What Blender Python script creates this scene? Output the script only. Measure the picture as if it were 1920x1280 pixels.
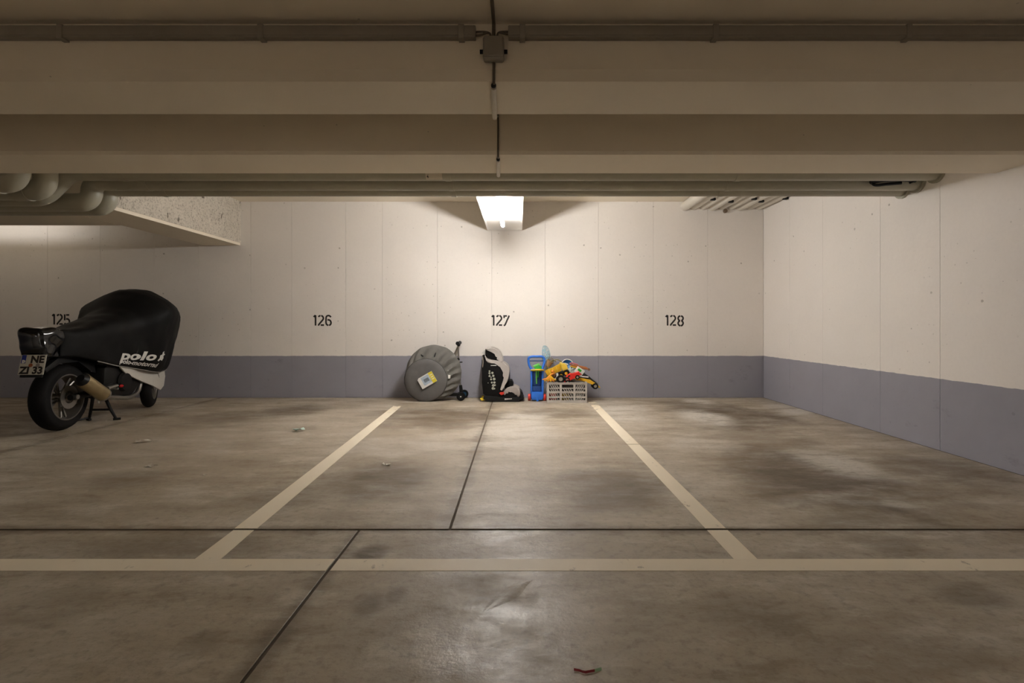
import bpy, bmesh, math, random
from mathutils import Vector, Matrix, noise
from mathutils.bvhtree import BVHTree

for o in list(bpy.data.objects):
    bpy.data.objects.remove(o, do_unlink=True)
SC = bpy.context.scene
COL = SC.collection
random.seed(7)

# ------------------------------------------------------------------ camera
F = 992.0            # focal length in pixels of the 1920 px wide frame
VX, VY = 972.0, 607.0
CAMH = 1.0
cam_data = bpy.data.cameras.new('camera')
cam_data.sensor_width = 36.0
cam_data.lens = F / 1920.0 * 36.0
cam_data.shift_x = (960.0 - VX) / 1920.0
cam_data.shift_y = (VY - 640.0) / 1920.0
cam_data.clip_start = 0.05
cam = bpy.data.objects.new('camera', cam_data)
COL.objects.link(cam)
cam.location = (0, 0, CAMH)
cam.rotation_euler = (math.radians(90), 0, 0)
SC.camera = cam

# ------------------------------------------------------------------ world, exposure, light levels
world = bpy.data.worlds.new('world')
SC.world = world
world.use_nodes = True
world.node_tree.nodes['Background'].inputs['Color'].default_value = (0.9, 0.8, 0.65, 1)
world.node_tree.nodes['Background'].inputs['Strength'].default_value = 0.0
SC.view_settings.view_transform = 'Standard'
SC.view_settings.look = 'None'
SC.view_settings.exposure = 1.80
SC.view_settings.gamma = 1.0
SC.view_settings.use_curve_mapping = False
TUBE_STRENGTH = 62.0
LEFT_TUBE_STRENGTH = 5.0
LIGHT_COL = (1.0, 0.982, 0.952)

# ------------------------------------------------------------------ helpers
def P(px, py, Y):
    "point on the plane at distance Y that shows at a pixel of the photograph"
    return Vector(((px - VX) * Y / F, Y, CAMH - (py - VY) * Y / F))

def G(px, py):
    "point on the floor"
    Y = F * CAMH / (py - VY)
    return Vector(((px - VX) * Y / F, Y, 0))

class N:
    "tiny node-tree helper"
    def __init__(s, name):
        s.m = bpy.data.materials.new(name); s.m.use_nodes = True
        s.t = s.m.node_tree
        s.b = s.t.nodes['Principled BSDF']; s.out = s.t.nodes['Material Output']
    def node(s, typ, **kw):
        n = s.t.nodes.new(typ)
        for k, v in kw.items(): setattr(n, k, v)
        return n
    def link(s, a, b): s.t.links.new(a, b)
    def set(s, sock, v):
        if isinstance(v, (int, float)): sock.default_value = v
        elif isinstance(v, (tuple, list)):
            sock.default_value = tuple(v) + ((1,) if len(v) == 3 and len(sock.default_value) == 4 else ())
        else: s.link(v, sock)
    def math(s, op, a, b=0.0, c=None):
        n = s.node('ShaderNodeMath', operation=op)
        s.set(n.inputs[0], a); s.set(n.inputs[1], b)
        if c is not None: s.set(n.inputs[2], c)
        return n.outputs[0]
    def mix(s, f, a, b):
        n = s.node('ShaderNodeMix', data_type='RGBA')
        s.set(n.inputs[0], f); s.set(n.inputs[6], a); s.set(n.inputs[7], b)
        return n.outputs[2]
    def coord(s, scale=(1, 1, 1)):
        if not hasattr(s, 'geo'): s.geo = s.node('ShaderNodeNewGeometry')
        if scale == (1, 1, 1): return s.geo.outputs['Position']
        n = s.node('ShaderNodeVectorMath', operation='MULTIPLY')
        s.link(s.geo.outputs['Position'], n.inputs[0]); n.inputs[1].default_value = scale
        return n.outputs[0]
    def noise(s, scale, detail=3, rough=0.55, vec=None):
        n = s.node('ShaderNodeTexNoise')
        s.link(vec if vec else s.coord(), n.inputs['Vector'])
        n.inputs['Scale'].default_value = scale; n.inputs['Detail'].default_value = detail
        n.inputs['Roughness'].default_value = rough
        return n.outputs['Fac']
    def ramp(s, v, a, b, lo=0.0, hi=1.0, smooth=True):
        n = s.node('ShaderNodeMapRange', interpolation_type='SMOOTHSTEP' if smooth else 'LINEAR')
        s.set(n.inputs[0], v)
        n.inputs[1].default_value = a; n.inputs[2].default_value = b
        n.inputs[3].default_value = lo; n.inputs[4].default_value = hi
        return n.outputs[0]
    def bump(s, h, strength=0.2, dist=0.01):
        n = s.node('ShaderNodeBump')
        n.inputs['Strength'].default_value = strength; n.inputs['Distance'].default_value = dist
        s.link(h, n.inputs['Height']); s.link(n.outputs[0], s.b.inputs['Normal'])
    def xyz(s):
        n = s.node('ShaderNodeSeparateXYZ'); s.link(s.coord(), n.inputs[0]); return n.outputs
    def col(s, v): s.set(s.b.inputs['Base Color'], v)
    def rough(s, v): s.set(s.b.inputs['Roughness'], v)

def simple(name, col, rough=0.5, metal=0.0, var=0.08, scale=30.0, bump=0.0, spec=0.5, coat=0.0):
    n = N(name)
    f = n.noise(scale, 3)
    a = tuple(c * (1 - var) for c in col); b = tuple(min(1, c * (1 + var)) for c in col)
    n.col(n.mix(f, a, b)); n.rough(rough)
    n.b.inputs['Metallic'].default_value = metal
    n.b.inputs['Specular IOR Level'].default_value = spec
    n.b.inputs['Coat Weight'].default_value = coat
    if bump: n.bump(n.noise(scale * 4, 4), bump, 0.004)
    return n.m

class MB:
    def __init__(s): s.bm = bmesh.new()
    def _add(s, verts, faces):
        vs = [s.bm.verts.new(v) for v in verts]
        for f in faces:
            try: s.bm.faces.new([vs[i] for i in f])
            except ValueError: pass
        return vs
    def box(s, c, size, rot=None, bev=0.0, seg=2):
        hx, hy, hz = (d / 2 for d in size)
        M = Matrix.Translation(Vector(c)) @ (rot.to_4x4() if rot else Matrix())
        pts = [M @ Vector((x, y, z)) for x in (-hx, hx) for y in (-hy, hy) for z in (-hz, hz)]
        vs = s._add(pts, [(0, 1, 3, 2), (4, 6, 7, 5), (0, 4, 5, 1), (2, 3, 7, 6), (0, 2, 6, 4), (1, 5, 7, 3)])
        if bev:
            es = list({e for v in vs for e in v.link_edges})
            bmesh.ops.bevel(s.bm, geom=es, offset=bev, segments=seg, profile=0.5, affect='EDGES')
        return s
    def b2(s, x0, x1, y0, y1, z0, z1, bev=0.0):
        return s.box(((x0 + x1) / 2, (y0 + y1) / 2, (z0 + z1) / 2), (x1 - x0, y1 - y0, z1 - z0), None, bev)
    def tube(s, pts, r, seg=10, closed=False, caps=True):
        pts = [Vector(p) for p in pts]; n = len(pts)
        rs = r if isinstance(r, (list, tuple)) else [r] * n
        rings = []; prev = None
        for i, p in enumerate(pts):
            if closed: d = pts[(i + 1) % n] - pts[i - 1]
            else: d = pts[min(i + 1, n - 1)] - pts[max(i - 1, 0)]
            d.normalize()
            if prev is None:
                up = Vector((0, 0, 1)) if abs(d.z) < 0.9 else Vector((1, 0, 0))
                a = d.cross(up).normalized()
            else:
                a = prev - d * prev.dot(d); a.normalize()
            prev = a; b = d.cross(a)
            rings.append([s.bm.verts.new(p + (a * math.cos(2 * math.pi * k / seg) + b * math.sin(2 * math.pi * k / seg)) * rs[i]) for k in range(seg)])
        m = n if closed else n - 1
        for i in range(m):
            A, B = rings[i], rings[(i + 1) % n]
            for k in range(seg):
                s.bm.faces.new((A[k], A[(k + 1) % seg], B[(k + 1) % seg], B[k]))
        if caps and not closed:
            s.bm.faces.new(rings[0][::-1]); s.bm.faces.new(rings[-1])
        return s
    def cyl(s, p0, p1, r0, r1=None, seg=16):
        return s.tube([p0, p1], [r0, r0 if r1 is None else r1], seg)
    def lathe(s, prof, M, seg=32, closed=False):
        "prof: (radius, height) pairs about the local Z of M"
        rings = []
        for r, h in prof:
            rings.append([s.bm.verts.new(M @ Vector((r * math.cos(2 * math.pi * k / seg), r * math.sin(2 * math.pi * k / seg), h))) for k in range(seg)])
        n = len(rings)
        for i in range(n if closed else n - 1):
            A, B = rings[i], rings[(i + 1) % n]
            for k in range(seg):
                s.bm.faces.new((A[k], A[(k + 1) % seg], B[(k + 1) % seg], B[k]))
        if not closed:
            s.bm.faces.new(rings[0][::-1]); s.bm.faces.new(rings[-1])
        return s
    def prism(s, poly, f, t0, t1, bev=0.0, seg=2):
        "poly of (a, b) extruded from t0 to t1, f(a, b, t) gives the point"
        n = len(poly)
        A = [s.bm.verts.new(f(a, b, t0)) for a, b in poly]
        B = [s.bm.verts.new(f(a, b, t1)) for a, b in poly]
        fs = [s.bm.faces.new(A), s.bm.faces.new(B[::-1])]
        for i in range(n):
            fs.append(s.bm.faces.new((A[i], B[i], B[(i + 1) % n], A[(i + 1) % n])))
        if bev:
            es = [e for e in {e for v in A + B for e in v.link_edges} if not (e.verts[0] in A) ^ (e.verts[1] in A)]
            bmesh.ops.bevel(s.bm, geom=es, offset=bev, segments=seg, profile=0.5, affect='EDGES')
        return s
    def ball(s, c, rad, seg=16, rings=10, rot=None):
        M = Matrix.Translation(Vector(c)) @ (rot.to_4x4() if rot else Matrix()) @ Matrix.Diagonal((rad[0], rad[1], rad[2], 1))
        bmesh.ops.create_uvsphere(s.bm, u_segments=seg, v_segments=rings, radius=1.0, matrix=M)
        return s
    def build(s, name, mat, parent=None, smooth=True, angle=35):
        bmesh.ops.recalc_face_normals(s.bm, faces=s.bm.faces[:])
        me = bpy.data.meshes.new(name); s.bm.to_mesh(me); s.bm.free()
        me.materials.append(mat)
        if smooth:
            me.shade_smooth() if hasattr(me, 'shade_smooth') else None
            if hasattr(me, 'set_sharp_from_angle'): me.set_sharp_from_angle(angle=math.radians(angle))
        o = bpy.data.objects.new(name, me); COL.objects.link(o)
        if parent is not None: o.parent = parent
        return o

def thing(name, label, cat, loc=(0, 0, 0), rz=0.0, group=None):
    o = bpy.data.objects.new(name, None); COL.objects.link(o)
    o.empty_display_size = 0.1
    o.location = loc; o.rotation_euler = (0, 0, rz)
    return tag(o, label, cat, group)

def tag(o, label=None, cat=None, group=None, kind=None):
    if label: o['label'] = label
    if cat: o['category'] = cat
    if group: o['group'] = group
    if kind: o['kind'] = kind
    return o

def struct(o): o['kind'] = 'structure'; return o

def fillet(pts, r, n=8):
    pts = [Vector(p) for p in pts]; out = [pts[0]]
    for i in range(1, len(pts) - 1):
        a = (pts[i - 1] - pts[i]).normalized(); b = (pts[i + 1] - pts[i]).normalized()
        ang = a.angle(b)
        d = r / math.tan(ang / 2)
        c = pts[i] + (a + b).normalized() * (r / math.sin(ang / 2))
        s0 = pts[i] + a * d - c; s1 = pts[i] + b * d - c
        tot = s0.angle(s1)
        for k in range(n + 1):
            t = k / n
            v = (s0 * math.sin((1 - t) * tot) + s1 * math.sin(t * tot)) / math.sin(tot)
            out.append(c + v)
    out.append(pts[-1]); return out

def spline(pts, n=6):
    pts = [Vector(p) for p in pts]; out = []
    Q = [pts[0] * 2 - pts[1]] + pts + [pts[-1] * 2 - pts[-2]]
    for i in range(1, len(Q) - 2):
        for k in range(n):
            t = k / n; a, b, c, d = Q[i - 1:i + 3]
            out.append(0.5 * ((2 * b) + (c - a) * t + (2 * a - 5 * b + 4 * c - d) * t * t + (3 * b - a - 3 * c + d) * t ** 3))
    out.append(pts[-1]); return out

def text_mesh(s, size, shear=0.0, weight=0.0):
    "list of verts and faces of a line of lettering, lying in XY, left bottom at origin"
    cu = bpy.data.curves.new('lettering', 'FONT'); cu.body = s; cu.size = size; cu.shear = shear; cu.offset = weight
    cu.resolution_u = 3
    ob = bpy.data.objects.new('lettering', cu); COL.objects.link(ob)
    dg = bpy.context.evaluated_depsgraph_get()
    me = bpy.data.meshes.new_from_object(ob.evaluated_get(dg))
    vs = [v.co.copy() for v in me.vertices]; fs = [tuple(p.vertices) for p in me.polygons]
    bpy.data.objects.remove(ob, do_unlink=True); bpy.data.meshes.remove(me); bpy.data.curves.remove(cu)
    return vs, fs

# ------------------------------------------------------------------ materials
def make_wall_mat(name, base, band):
    n = N(name)
    z = n.xyz()[2]
    edge = n.math('ADD', z, n.math('MULTIPLY', n.math('SUBTRACT', n.noise(9, 4), 0.5), 0.018))
    isband = n.math('LESS_THAN', edge, 0.566)
    big = n.noise(1.3, 4); fine = n.noise(40, 4)
    up = n.mix(big, tuple(c * 0.93 for c in base), tuple(min(1, c * 1.05) for c in base))
    up = n.mix(n.math('MULTIPLY', n.ramp(fine, 0.35, 0.75), 0.10), up, tuple(c * 0.8 for c in base))
    # blow holes and pits
    xyz_ = n.xyz(); cmb = n.node('ShaderNodeCombineXYZ'); n.link(n.math('ADD', xyz_[0], xyz_[1]), cmb.inputs[0]); n.link(xyz_[2], cmb.inputs[1]); flat = cmb.outputs[0]
    v = n.node('ShaderNodeTexVoronoi', voronoi_dimensions='2D'); v.inputs['Scale'].default_value = 4.2; v.inputs['Randomness'].default_value = 1
    n.link(flat, v.inputs['Vector'])
    cell = n.node('ShaderNodeSeparateColor'); n.link(v.outputs['Color'], cell.inputs[0])
    rad = n.math('MULTIPLY', n.ramp(cell.outputs[0], 0.62, 1.0), 0.050)
    wob = n.math('ADD', v.outputs['Distance'], n.math('MULTIPLY', n.math('SUBTRACT', n.noise(60, 2), 0.5), 0.06))
    pit = n.math('MULTIPLY', n.math('LESS_THAN', wob, rad), n.math('MULTIPLY', n.ramp(cell.outputs[2], 0.2, 0.9), 0.5))
    v2 = n.node('ShaderNodeTexVoronoi', voronoi_dimensions='2D'); v2.inputs['Scale'].default_value = 13
    n.link(flat, v2.inputs['Vector'])
    c2 = n.node('ShaderNodeSeparateColor'); n.link(v2.outputs['Color'], c2.inputs[0])
    pit2 = n.math('MULTIPLY', n.math('LESS_THAN', v2.outputs['Distance'], n.math('MULTIPLY', n.ramp(c2.outputs[1], 0.6, 1.0), 0.09)),
                  n.math('MULTIPLY', n.ramp(n.noise(1.1, 2), 0.45, 0.65), 0.38))
    pits = n.math('MAXIMUM', pit, pit2)
    up = n.mix(pits, up, (0.16, 0.12, 0.085))
    lo = n.mix(n.noise(2.2, 4), tuple(c * 0.90 for c in band), tuple(c * 1.08 for c in band))
    scuff = n.math('MULTIPLY', n.ramp(n.noise(3.0, 5, 0.7, n.coord((1.0, 1.0, 1.8))), 0.60, 0.78), 0.55)
    lo = n.mix(scuff, lo, tuple(c * 0.55 for c in band))
    lo = n.mix(n.math('MULTIPLY', pits, 0.6), lo, tuple(c * 0.4 for c in band))
    n.col(n.mix(isband, up, lo)); n.rough(0.72)
    n.b.inputs['Specular IOR Level'].default_value = 0.3
    n.bump(n.math('SUBTRACT', n.math('ADD', n.noise(14, 5), n.math('MULTIPLY', big, 0.6)), n.math('MULTIPLY', pits, 0.8)), 0.16, 0.012)
    return n.m

WALL = make_wall_mat('painted_concrete_wall', (0.84, 0.785, 0.73), (0.300, 0.290, 0.330))

def make_ceiling_mat():
    n = N('painted_concrete_ceiling')
    f = n.noise(1.7, 5)
    c = n.mix(f, (0.78, 0.69, 0.555), (0.86, 0.775, 0.645))
    v = n.node('ShaderNodeTexVoronoi'); v.inputs['Scale'].default_value = 9
    n.link(n.coord(), v.inputs['Vector'])
    cs = n.node('ShaderNodeSeparateColor'); n.link(v.outputs['Color'], cs.inputs[0])
    pit = n.math('MULTIPLY', n.math('LESS_THAN', v.outputs['Distance'], n.math('MULTIPLY', n.ramp(cs.outputs[0], 0.6, 1.0), 0.05)), 0.4)
    n.col(n.mix(pit, c, (0.2, 0.16, 0.11))); n.rough(0.75)
    n.b.inputs['Specular IOR Level'].default_value = 0.25
    n.bump(n.noise(22, 5), 0.15, 0.008)
    return n.m
CEIL = make_ceiling_mat()

def make_rough_beam_mat():
    n = N('rough_cast_concrete')
    c = n.mix(n.noise(5, 6, 0.7), (0.50, 0.45, 0.37), (0.78, 0.71, 0.61))
    g = n.ramp(n.noise(45, 4, 0.7), 0.48, 0.66)
    c = n.mix(n.math('MULTIPLY', g, 0.7), c, (0.26, 0.22, 0.17))
    hole = n.ramp(n.noise(7, 4, 0.7, n.coord((1, 1, .55))), 0.64, 0.69)
    c = n.mix(n.math('MULTIPLY', hole, 0.85), c, (0.10, 0.07, 0.045))
    n.col(c); n.rough(0.9)
    n.bump(n.math('SUBTRACT', n.noise(38, 6, 0.7), hole), 0.6, 0.02)
    return n.m
ROUGHBEAM = make_rough_beam_mat()

STAINS_AND_SHEEN = [  # px box on the photograph's floor (x0, x1, y0, y1), strength, + dark / - light
    (690, 960, 760, 808, .80), (480, 610, 757, 785, .75), (330, 520, 770, 800, .55), (600, 830, 862, 945, .85),
    (1000, 1270, 872, 960, .75), (960, 1130, 765, 785, .55), (1250, 1480, 752, 815, .85), (1330, 1530, 800, 850, .35),
    (1350, 1720, 830, 990, .95), (1230, 1330, 748, 768, .6), (1640, 1900, 850, 920, .55), (1500, 1700, 960, 992, .5),
    (660, 730, 1018, 1054, .9), (100, 620, 1000, 1046, .45), (665, 722, 1110, 1160, .60), (722, 762, 1096, 1134, .60),
    (670, 690, 1112, 1126, .35), (1580, 1720, 995, 1040, .45), (1740, 1900, 1090, 1150, .50), (0, 300, 760, 800, .35), (150, 330, 880, 920, .40),
    (420, 640, 905, 960, .30), (0, 180, 1090, 1200, .22), (1300, 1500, 1100, 1200, .22), (1500, 1900, 1180, 1280, .22), (330, 420, 1180, 1240, .25),
    (880, 960, 1105, 1160, .30),
    (1270, 1370, 768, 800, -.9), (1490, 1640, 842, 898, -.6), (1440, 1530, 756, 782, -.8), (1110, 1230, 750, 800, -.6),
    (880, 1060, 770, 850, -.5), (1250, 1400, 820, 850, -.45), (1280, 1340, 748, 758, -.8), (1660, 1720, 935, 956, -.4),
    (890, 1030, 1090, 1260, -.35), (640, 900, 820, 860, -.3), (1190, 1330, 860, 960, -.2), (560, 760, 990, 1010, -.2), (880, 1020, 1000, 1050, -.3)]  # first in this row: pale scuff plus lamp reflection put into the colour

def make_floor_mat():
    n = N('worn_concrete_floor')
    xy = n.xyz()
    big = n.noise(0.55, 5, 0.6, n.coord((1.0, 0.75, 1)))
    mid = n.noise(2.3, 6, 0.65, n.coord((0.7, 1.3, 1)))
    fin = n.noise(26, 4, 0.6)
    wx = n.math('MULTIPLY', n.math('SUBTRACT', n.noise(1.5, 5, 0.65), 0.5), 1.9)
    wy = n.math('MULTIPLY', n.math('SUBTRACT', n.noise(1.9, 5, 0.65, n.coord((1.2, 0.8, 3))), 0.5), 1.9)
    dark = None; light = None
    for x0, x1, y0, y1, k in STAINS_AND_SHEEN:
        a = G((x0 + x1) / 2, y0); b = G((x0 + x1) / 2, y1); c = (a + b) / 2; m = (y0 + y1) / 2
        rx = max(0.03, (G(x1, m).x - G(x0, m).x) / 2); ry = max(0.03, abs(a.y - b.y) / 2)
        w = min(1.0, 0.35 + rx)
        dx = n.math('MULTIPLY_ADD', xy[0], 1 / rx, -c.x / rx); dy = n.math('MULTIPLY_ADD', xy[1], 1 / ry, -c.y / ry)
        dx = n.math('MULTIPLY_ADD', wx, w, dx); dy = n.math('MULTIPLY_ADD', wy, w, dy)
        d = n.math('SQRT', n.math('ADD', n.math('MULTIPLY', dx, dx), n.math('MULTIPLY', dy, dy)))
        f = n.ramp(d, 1.25, 0.45, 0, min(1.0, abs(k) * 1.1))
        if k > 0: dark = f if dark is None else n.math('MAXIMUM', dark, f)
        else: light = f if light is None else n.math('MAXIMUM', light, f)
    wisp = n.noise(3.4, 8, 0.72, n.coord((0.55, 1.25, 1)))
    c = n.mix(n.ramp(big, 0.3, 0.7), (0.36, 0.292, 0.208), (0.475, 0.415, 0.33))
    c = n.mix(n.math('MULTIPLY', n.ramp(mid, 0.42, 0.70), 0.50), c, (0.225, 0.168, 0.105))
    c = n.mix(n.math('MULTIPLY', n.ramp(wisp, 0.50, 0.66), 0.60), c, (0.58, 0.525, 0.44))
    c = n.mix(n.math('MULTIPLY', n.ramp(wisp, 0.47, 0.32), 0.55), c, (0.185, 0.135, 0.082))
    dk = n.math('MULTIPLY', dark, n.ramp(n.math('ADD', n.math('MULTIPLY', mid, .5), n.math('MULTIPLY', wisp, .5)), 0.70, 0.42, 0.30, 1.0))
    c = n.mix(dk, c, (0.098, 0.066, 0.037))
    lk = n.math('MULTIPLY', light, n.ramp(wisp, 0.36, 0.54, 0.2, 1.0))
    c = n.mix(lk, c, (0.66, 0.615, 0.54))
    c = n.mix(n.math('MULTIPLY', n.ramp(fin, 0.48, 0.75), 0.40), c, (0.13, 0.098, 0.065))
    c = n.mix(n.math('MULTIPLY', n.ramp(n.noise(75, 3, 0.7), 0.52, 0.72), 0.30), c, (0.15, 0.115, 0.078))
    # dirt gathered along the joints
    jd = None
    for ax, p0, lo, hi in ((1, 2.575, None, None), (0, -0.335, 2.575, 7.2), (0, -0.772, -9.0, 2.575), (0, -4.03, 2.575, 7.2)):
        d = n.math('ABSOLUTE', n.math('SUBTRACT', xy[ax], p0))
        d = n.math('ADD', d, n.math('MULTIPLY', n.math('SUBTRACT', wisp, 0.5), 0.16))
        f = n.ramp(d, 0.075, 0.0, 0, 0.55)
        if lo is not None: f = n.math('MULTIPLY', f, n.math('MULTIPLY', n.math('GREATER_THAN', xy[1], lo), n.math('LESS_THAN', xy[1], hi)))
        jd = f if jd is None else n.math('MAXIMUM', jd, f)
    c = n.mix(jd, c, (0.10, 0.07, 0.04))
    sp = n.node('ShaderNodeTexVoronoi'); sp.inputs['Scale'].default_value = 7; n.link(n.coord(), sp.inputs['Vector'])
    sc = n.node('ShaderNodeSeparateColor'); n.link(sp.outputs['Color'], sc.inputs[0])
    spot = n.math('LESS_THAN', n.math('ADD', sp.outputs['Distance'], n.math('MULTIPLY', n.noise(40, 2), 0.05)), n.math('MULTIPLY', n.ramp(sc.outputs[0], 0.75, 1.0), 0.10))
    c = n.mix(n.math('MULTIPLY', spot, 0.5), c, (0.08, 0.055, 0.035))
    n.col(c)
    n.rough(n.math('ADD', n.ramp(wisp, 0.35, 0.65, 0.56, 0.34), n.math('MULTIPLY', n.math('SUBTRACT', n.noise(9, 5, 0.7), 0.5), 0.30)))
    n.b.inputs['Specular IOR Level'].default_value = 0.45
    n.bump(n.math('ADD', n.math('MULTIPLY', wisp, 1.2), n.math('ADD', n.noise(11, 6, 0.7), n.math('MULTIPLY', fin, 0.4))), 0.20, 0.014)
    return n.m
FLOOR = make_floor_mat()

def make_line_mat():
    n = N('worn_line_paint')
    y = n.xyz()[1]
    wear = n.math('ADD', n.noise(11, 6, 0.7, n.coord((1, 0.6, 1))), n.ramp(y, 5.6, 6.9, 0.0, 0.22))
    w = n.ramp(wear, 0.62, 0.70)
    c = n.mix(n.noise(3, 4), (0.80, 0.695, 0.525), (0.90, 0.805, 0.64))
    c = n.mix(n.math('MULTIPLY', w, 0.75), c, (0.36, 0.295, 0.215))
    n.col(c); n.rough(0.55); n.bump(n.noise(30, 4), 0.1, 0.004)
    return n.m
LINE = make_line_mat()

JOINT = simple('joint_filler', (0.085, 0.060, 0.038), 0.9, var=0.2)
PIPE = simple('pipe_paint', (0.38, 0.355, 0.275), 0.42, var=0.10, scale=6)
PIPE2 = simple('pipe_paint_light', (0.66, 0.61, 0.53), 0.5, var=0.08, scale=6)
PLASTIC_GREY = simple('conduit_grey', (0.27, 0.235, 0.19), 0.5)
PLASTIC_BEIGE = simple('conduit_beige', (0.62, 0.55, 0.44), 0.5)
CABLE = simple('cable_dark', (0.10, 0.075, 0.05), 0.5)
BLACKP = simple('black_plastic', (0.008, 0.008, 0.0085), 0.45, spec=0.22)
BLACKM = simple('black_metal', (0.008, 0.0075, 0.0075), 0.42, spec=0.25)
RUBBER = simple('tyre_rubber', (0.006, 0.0055, 0.0055), 0.7, var=0.25, scale=60, spec=0.15)
STENCIL = simple('stencil_paint', (0.018, 0.013, 0.011), 0.7)
WHITE = simple('white_enamel', (0.85, 0.83, 0.79), 0.35, var=0.02)

# ------------------------------------------------------------------ the setting
XL, XR, YB, YF = -10.0, 3.33, 7.19, -9.0
ZC, ZB, ZLANE = 2.66, 2.05, 2.279

fl = struct(MB().b2(XL - .2, XR + .2, YF - .2, YB + .2, -0.25, -0.005).build('floor', JOINT, None, False))
JY = 2.575
def slab(x0, x1, y0, y1, g=0.006):
    MB().b2(x0 + g, x1 - g, y0 + g, y1 - g, -0.005, 0.0, 0.002).build('slab', FLOOR, fl, False)
slab(XL, -5.9, YF, JY - .004); slab(-5.9, -0.772, YF, JY - .004); slab(-0.772, XR - .006, YF, JY - .004)
slab(XL, -4.03, JY + .004, YB - .006)
slab(-4.03, -0.335, JY + .004, YB - .006, .005)
slab(-0.331, XR - .004, JY + .008, 4.3925, .002); slab(-0.331, XR - .004, 4.3895, YB - .006, .002)

m = MB()
rg_ = spline([G(905, 1147), G(930, 1128), G(955, 1112), G(975, 1096), G(1000, 1086)], 5)
for i in range(len(rg_)):
    t_ = i / (len(rg_) - 1); w_ = .030 * math.sin(math.pi * min(1, max(0, t_))) + .001
    d_ = (rg_[min(i + 1, len(rg_) - 1)] - rg_[max(i - 1, 0)]).normalized(); nn_ = Vector((-d_.y, d_.x, 0))
    m_ = [rg_[i] + nn_ * w_ * u + Vector((0, 0, .0001 + .0055 * math.sin(math.pi * t_) * hgt)) for u, hgt in ((-1.3, 0), (-.8, .45), (-.2, 1), (.3, .55), (1.0, 0))]
    cur_ = [m.bm.verts.new(v) for v in m_]
    if i:
        for k in range(4): m.bm.faces.new((prv_[k], prv_[k + 1], cur_[k + 1], cur_[k]))
    prv_ = cur_
m.build('trowel_ridge', FLOOR, fl, True, 80)

def quad_prism(q, z0, z1, name, mat, parent, label=None):
    m = MB(); m.prism([(p[0], p[1]) for p in q], lambda a, b, t: Vector((a, b, t)), z0, z1)
    o = m.build(name, mat, parent, False)
    if label: o['label'] = label
    return o
Z0, Z1 = 0.0002, 0.0016
g = 0.009
quad_prism([(XL, 2.143), (-0.772 - g, 2.143), (-0.772 - g, 2.249), (XL, 2.249)], Z0, Z1, 'painted_line', LINE, fl, 'cream painted line across the front of the bays')
quad_prism([(-0.772 + g, 2.143), (XR, 2.143), (XR, 2.249), (-0.772 + g, 2.249)], Z0, Z1, 'painted_line', LINE, fl, 'cream painted line across the front of the bays')
def xl(y): return -1.32 - (y - 2.25) * 0.036
for y0, y1 in ((2.2495, JY - .012), (JY + .012, 6.45)):
    quad_prism([(xl(y0) - .055, y0), (xl(y0) + .055, y0), (xl(y1) + .05, y1), (xl(y1) - .05, y1)], Z0, Z1, 'painted_line', LINE, fl, 'cream line left of bay 127')
def xr(y): return 0.966 - (y - 2.25) * 0.006
for y0, y1 in ((2.2495, JY - .012), (JY + .012, 4.382), (4.398, 6.9)):
    quad_prism([(xr(y0) - .05, y0), (xr(y0) + .05, y0), (xr(y1) + .05, y1), (xr(y1) - .05, y1)], Z0, Z1, 'painted_line', LINE, fl, 'cream line right of bay 127')

# back wall: slab plus formwork panels with hairline joints
wb = struct(MB().b2(XL - .2, XR + .2, YB + 0.02, YB + 0.3, -0.25, 2.95).build('wall_back', WALL, None, False))
seams = [XL] + [(p - VX) * YB / F for p in (-330, -230, -120, -12, 89, 188, 290, 372, 470, 547, 648, 717, 820, 922, 1022, 1122, 1225, 1327)] + [XR]
for a, b in zip(seams[:-1], seams[1:]):
    MB().b2(a + .0012, b - .0012, YB, YB + .02, 0.0, ZC, 0.0012).build('wall_panel', WALL, wb, False)
wr = struct(MB().b2(XR + .02, XR + .3, YF - .2, YB + .02, -0.25, 2.95).build('wall_right', WALL, None, False))
ys = [YF, -8, -7, -6, -5, -4, -3, -2, -1.0, 0.0, 0.9, 1.8, 2.6, 3.4, 4.18, 4.87, 5.79, 6.5, YB]
for a, b in zip(ys[:-1], ys[1:]):
    MB().b2(XR, XR + .02, a + .0012, b - .0012, 0.0, ZC, 0.0012).build('wall_panel', WALL, wr, False)
struct(MB().b2(XL - .3, XL, YF - .2, YB, 0, ZC).build('wall_left', WALL, None, False))
struct(MB().b2(XL, XR, YF - .3, YF, 0, ZC).build('wall_front', WALL, None, False))

ceil = struct(MB().b2(XL - .2, XR + .2, 2.66, YB + .02, ZC, 2.95).build('ceiling', CEIL, None, False))
MB().b2(XL, XR, YF, 2.262, ZLANE, 2.95).build('lane_slab', CEIL, ceil, False)
def xprism(poly, x0, x1, name, mat, parent):
    return MB().prism(poly, lambda a, b, t: Vector((t, a, b)), x0, x1).build(name, mat, parent, False)
c = 0.036
xprism([(2.258, 2.95), (2.258, ZB + c), (2.258 + c, ZB), (2.65, ZB), (2.66, ZB + .01), (2.66, 2.95)], XL, XR, 'beam', CEIL, ceil)
c = 0.0175
xprism([(3.268, ZC), (3.268, ZB + c), (3.268 + c, ZB), (3.69, ZB), (3.69, ZC)], XL, XR, 'beam', CEIL, ceil)
c = 0.036
xprism([(-2.258, ZLANE + .01), (-2.258, ZB + c), (-2.258 - c, ZB), (-2.66, ZB), (-2.66, ZLANE + .01)], XL, XR, 'beam', CEIL, ceil)  # unseen beam added to keep the rear lamps off the front beam
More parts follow.
